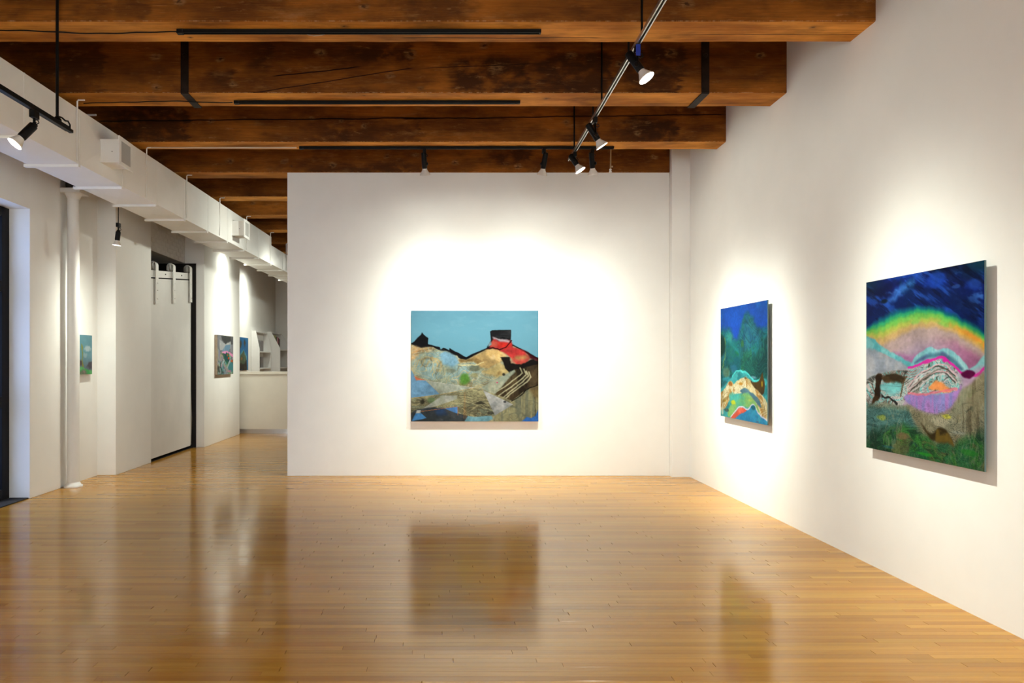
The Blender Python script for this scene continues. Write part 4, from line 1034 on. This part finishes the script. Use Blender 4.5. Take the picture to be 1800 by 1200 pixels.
    A.line([(200, 1070), (240, 1020), (272, 985), (310, 985), (345, 1005), (380, 968), (405, 972), (440, 1040), (515, 1100)], .009, (214, 206, 226), .006, .9); A.poly([(372, 985), (395, 968), (415, 990), (400, 1010)], (20, 90, 110), .01, .01, .9); A.blob(430, 1110, 20, 12, (120, 60, 90), .7, .5, 33)
right_art(1534, 1745, 496.5, 786, 2.9286, 1510, 440, rainbow, 'rainbow arc over marbled hills painting on square panel, green along the bottom', .53, 320)
right_art(1274, 1357.5, 543, 730.5, 4.8, 1250, 510, bluepeak, 'blue mountain painting on thin panel with cream ridge near the partition corner', .46, 240)

# --- paintings on the left wall
def left_art(wall_x, da, db, zt_, zb_, proud, conv_px, fill, label, gain, n=(90, 90), edge=CANVAS):
    """near edge da, far edge db"""
    W = db - da; H = zt_ - zb_; fx_ = wall_x + proud
    def conv(cx_, cy_):
        x, y = conv_px(cx_, cy_); d = F * fx_ / (x - VX)
        return (d - da) / W, (zt_ - (EYE + (VY - y) / F * d)) / H
    A = Art(n[0], n[1], conv); fill(A)
    th = thing('painting', (wall_x, (da + db) / 2, zb_), label, 'painting')
    MB().bbox(wall_x + .001, fx_ - .001, da, db, zb_, zt_, .002).build('stretched_canvas', edge, th)
    painted_face(A, (fx_ + .0004, da, zt_), (0, W, 0), (0, 0, -H), 'painted_face', art_mat(label.split()[0] + '_left_paint', gain, .5, .12), th)
def sky(A):
    A.lay(1.0 + 0 * A.u, (112, 164, 178)); A.lay(sstep(.4, .7, A.n(3, 4, 1)) * .6, (132, 180, 196)); A.lay(sstep(.45, .95, A.v) * .8, (96, 100, 112))
    A.blob(545, 185, 24, 26, (206, 220, 226), .8, .5, 2); A.blob(530, 225, 16, 20, (180, 200, 206), .6, .5, 3); A.blob(560, 290, 24, 26, (80, 66, 76), .8, .5, 4); A.blob(495, 275, 24, 24, (86, 62, 62), .8, .5, 5)
    A.line([(508, 160), (513, 220), (510, 260), (516, 300)], .035, (150, 150, 54), .04, .9)
    A.poly([(440, 310), (487, 306), (505, 298), (540, 312), (575, 325), (575, 352), (440, 352)], (74, 176, 96), .03, .02, 1, col2=(130, 206, 130), nf=(6, 6), seed=6); A.poly([(495, 330), (525, 315), (540, 350), (490, 350)], (130, 116, 110), .05, .04, .8, col2=(200, 130, 160), nf=(9, 9), seed=7)
left_art(XL - .04, 8.98, 9.52, EYE + (VY - 589) / F * 9.4, EYE + (VY - 657.5) / F * 9.4, .035, lambda a, b: (a / 3.53, 560 + b / 3.53), sky, 'small sky painting with yellow plant half hidden by the column', .62)
def folded(A):
    A.lay(1.0 + 0 * A.u, (104, 104, 108)); A.marble(1.0 + 0 * A.u, [(70, 72, 74), (140, 140, 146)], 5, 4, 1, 1, .8)
    A.poly([(310, 215), (500, 235), (480, 330), (395, 380), (330, 300)], (62, 64, 64), .03, .03, .9); A.poly([(284, 292), (395, 382), (502, 325), (495, 470), (300, 500), (284, 470)], (172, 174, 176), .01, .01, 1, col2=(196, 196, 192), nf=(5, 9), seed=3)
    A.poly([(325, 520), (400, 395), (492, 382), (470, 520)], (108, 142, 168), .01, .012, 1, col2=(140, 160, 176), nf=(14, 4), seed=4); A.poly([(495, 390), (545, 380), (545, 560), (480, 520)], (150, 150, 158), .02, .02, .9)
    B = A.poly([(225, 420), (260, 470), (310, 520), (380, 525), (440, 508), (545, 575), (545, 980), (225, 980)], (104, 156, 158), .02, .012, 1, seed=5)
    A.marble(B, [(40, 96, 98), (196, 206, 206), (206, 150, 176), (150, 170, 110), (30, 50, 50)], 9, 9, 6, 1.5, .7)
    A.poly([(225, 430), (290, 500), (360, 640), (330, 720), (230, 680)], (150, 140, 170), .04, .04, .8, col2=(200, 190, 120), nf=(12, 12), seed=7); A.poly([(310, 525), (440, 505), (545, 575), (545, 640), (500, 600), (450, 560), (400, 580), (370, 560)], (240, 152, 196), .02, .012, 1, seed=8)
    A.poly([(360, 560), (420, 540), (470, 560), (480, 700), (430, 760), (380, 700)], (24, 74, 76), .04, .02, .9, col2=(60, 130, 80), nf=(9, 9), seed=9); A.blob(460, 645, 22, 34, (230, 76, 16), .95, .4, 10); A.blob(516, 705, 26, 34, (226, 84, 20), .95, .4, 11); A.blob(435, 590, 14, 20, (190, 84, 30), .9, .4, 12)
    A.line([(480, 690), (455, 760), (430, 840)], .02, (206, 200, 220), .02, .9); A.poly([(440, 840), (490, 720), (545, 740), (545, 910), (470, 900)], (56, 132, 140), .03, .03, .9); A.blob(470, 895, 50, 18, (226, 120, 170), .7, .5, 13); A.blob(265, 820, 40, 60, (60, 60, 44), .6, .7, 14)
left_art(-4.04, 13.50, 14.55, EYE + (VY - 588) / F * 13.5, EYE + (VY - 658.5) / F * 13.5, .055, lambda a, b: (360 + a / 10.91, 570 + b / 10.91), folded, 'canvas with folded white shape, pink ridge and orange spots on the aisle pier', .62)
def forest(A):
    A.lay(1.0 + 0 * A.u, (40, 118, 180)); A.lay(sstep(.45, .7, A.n(4, 4, 1)) * .7, (70, 150, 200))
    for (x, y, rx, ry) in ((690, 370, 26, 90), (765, 360, 20, 90), (660, 520, 14, 60)): A.blob(x, y, rx, ry, (84, 72, 52), .9, .5, x)
    A.poly([(648, 640), (700, 530), (745, 480), (805, 620), (805, 700), (648, 720)], (110, 200, 220), .03, .04, .9); A.poly([(680, 600), (745, 500), (790, 640), (800, 800), (660, 800)], (92, 110, 84), .05, .03, 1, col2=(130, 140, 100), nf=(14, 8), seed=4)
    A.blob(708, 660, 16, 40, (206, 120, 66), .8, .5, 5); A.poly([(640, 760), (700, 740), (760, 770), (805, 660), (805, 880), (640, 880)], (44, 36, 30), .05, .02, 1, col2=(90, 80, 56), nf=(12, 5), seed=6); A.line([(662, 650), (664, 760), (672, 850)], .02, (180, 160, 110), .02, .8)
left_art(-4.40, 16.47, 17.19, EYE + (VY - 594) / F * 17.19, EYE + (VY - 650) / F * 17.19, .04, lambda a, b: (360 + a / 10.91, 570 + b / 10.91), forest, 'tall blue forest canvas between the aisle pier and the bookshelves', .62)

# ------------------------------------------------------------------ reception desk
ds = thing('reception_desk', (-2.6, 17.4, 0), 'tall cream reception counter with curved front and steel kick strip', 'desk')
def arc_wall(mb, r0, r1, z0_, z1_, cxx, cyy, a0, a1, n=40):
    V = []
    for i in range(n + 1):
        q = math.radians(a0 + (a1 - a0) * i / n)
        for (r_, z_) in ((r0, z0_), (r1, z0_), (r1, z1_), (r0, z1_)): V.append((cxx + r_ * math.sin(q), cyy - r_ * math.cos(q), z_))
    Fc = []
    for i in range(n):
        for j in range(4): Fc.append((i * 4 + j, i * 4 + (j + 1) % 4, (i + 1) * 4 + (j + 1) % 4, (i + 1) * 4 + j))
    Fc += [(3, 2, 1, 0), tuple(range(n * 4, n * 4 + 4))]
    return mb.add(V, Fc, False)
cxx, cyy, rr_ = -3.35, 20.25, 4.9
zt_ = EYE - (653 - VY) / F * 15.4
arc_wall(MB(), rr_ - .06, rr_, .095, zt_ - .052, cxx, cyy, -12, 32).build('counter_front', DESKW, ds)
arc_wall(MB(), rr_ - .30, rr_ + .025, zt_ - .05, zt_, cxx, cyy, -12, 32).build('counter_top', DESKW, ds)
arc_wall(MB(), rr_ - .05, rr_ - .015, 0.001, .093, cxx, cyy, -12, 32).build('kick_strip', KICK, ds)

# ------------------------------------------------------------------ bookshelves
def bookcase(y0, y1, depth_top, depth_bot, ztop, zk, shelves, label, x0=-4.398):
    th = thing('bookcase', (x0, (y0 + y1) / 2, 0), label, 'bookcase')
    prof = [(x0, 0), (x0 + depth_bot, 0), (x0 + depth_bot, zk), (x0 + depth_top, ztop), (x0, ztop)]
    for yy in (y0, y1 - .025):
        m = MB().prism(prof, yy, yy + .025, 'y'); m.build('side_panel', SHELF, th)
    MB().box(x0, x0 + .012, y0 + .025, y1 - .025, 0, ztop).build('back_panel', SHELF, th)
    for z in shelves:
        w = depth_bot if z <= zk else depth_bot + (depth_top - depth_bot) * (z - zk) / (ztop - zk)
        MB().bbox(x0 + .012, x0 + w - .004, y0 + .0255, y1 - .0255, z - .03, z, .002).build('shelf', SHELF, th)
    MB().bbox(x0 + .012, x0 + depth_top - .004, y0 + .0255, y1 - .0255, ztop - .028, ztop, .002).build('shelf', SHELF, th)
    return th
zs = lambda y, d: EYE + (VY - y) / F * d
bookcase(17.62, 18.86, .11, .20, zs(581, 17.6), zs(613, 17.6), [.4, .85, zs(646, 18.2), zs(617.5, 18.2)], 'shallow white bookcase with grey booklets beside the blue forest canvas')
bookcase(18.90, 20.2, .19, .42, zs(583, 18.9), zs(612, 18.9), [.4, .85, zs(645, 19.3), zs(614, 19.3)], 'deep white bookcase with sloping side in the far corner')
def book(x0, x1, y0, y1, z0_, h, lean, cov, label, group, spine=None):
    """book standing with its cover towards +x when thin in x"""
    mc = paint_mat('book_cover', lin(cov), .4, .06, 12); mp = PAGES
    th = thing('book', ((x0 + x1) / 2, (y0 + y1) / 2, z0_), label, 'book', group)
    m1 = MB().box(-.5 * (x1 - x0), -.5 * (x1 - x0) + .004, -(y1 - y0) / 2, (y1 - y0) / 2, 0, h)
    m1.box(.5 * (x1 - x0) - .004, .5 * (x1 - x0), -(y1 - y0) / 2, (y1 - y0) / 2, 0, h); m1.box(-.5 * (x1 - x0) + .004, .5 * (x1 - x0) - .004, -(y1 - y0) / 2, -(y1 - y0) / 2 + .003, 0, h)
    m2 = MB().box(-.5 * (x1 - x0) + .0045, .5 * (x1 - x0) - .0045, -(y1 - y0) / 2 + .0035, (y1 - y0) / 2 - .004, .004, h - .004)
    for nm, mm, mat in (('cover', m1, mc), ('pages', m2, mp)):
        me = mm.mesh(nm); me.materials.append(mat); link(nm, me, th, loc=(0, 0, 0))
    th.rotation_euler = (0, lean, 0)
PAGES = paint_mat('book_pages', (.62, .58, .52), .7)
zA1, zA2 = zs(617.5, 18.2) + .001, zs(646, 18.2) + .001
for zb_, nm in ((zA1, 'upper'), (zA2, 'lower')):
    for j, yy in enumerate((17.86, 18.26)):
        book(-4.33, -4.31, yy, yy + .24, zb_, .27, 0.0, (128, 122, 122) if j else (112, 112, 116), 'grey booklet on the %s shelf of the shallow bookcase, %s' % (nm, 'farther along' if j else 'by the forest canvas'), 'grey booklets on the shallow bookcase')
zB = zs(614, 19.3) + .001
for j, (yy, w, h, cov, lab) in enumerate(((19.02, .20, .36, (150, 150, 96), 'large olive book with dark edges on the deep bookcase'), (19.27, .05, .33, (28, 34, 30), 'dark green book beside the olive book on the deep bookcase'),
        (19.36, .05, .31, (196, 186, 176), 'cream book between dark spines on the deep bookcase'), (19.44, .06, .32, (206, 84, 116), 'pink book on the upper shelf of the deep bookcase'),
        (19.54, .05, .30, (60, 56, 56), 'charcoal book beside the pink book on the deep bookcase'), (19.64, .06, .28, (110, 90, 84), 'brown book at the end of the upper row on the deep bookcase'))):
    book(-4.36, -4.15, yy, yy + w, zB, h, 0, cov, lab, 'books on the deep bookcase')
zB2 = zs(645, 19.3) + .001
for j, (yy, w, h, cov, lab) in enumerate(((19.0, .06, .26, (64, 66, 66), 'dark grey book on the lower shelf of the deep bookcase'), (19.1, .05, .24, (120, 112, 106), 'taupe book on the lower shelf of the deep bookcase'))):
    book(-4.36, -4.12, yy, yy + w, zB2, h, 0, cov, lab, 'books on the deep bookcase')
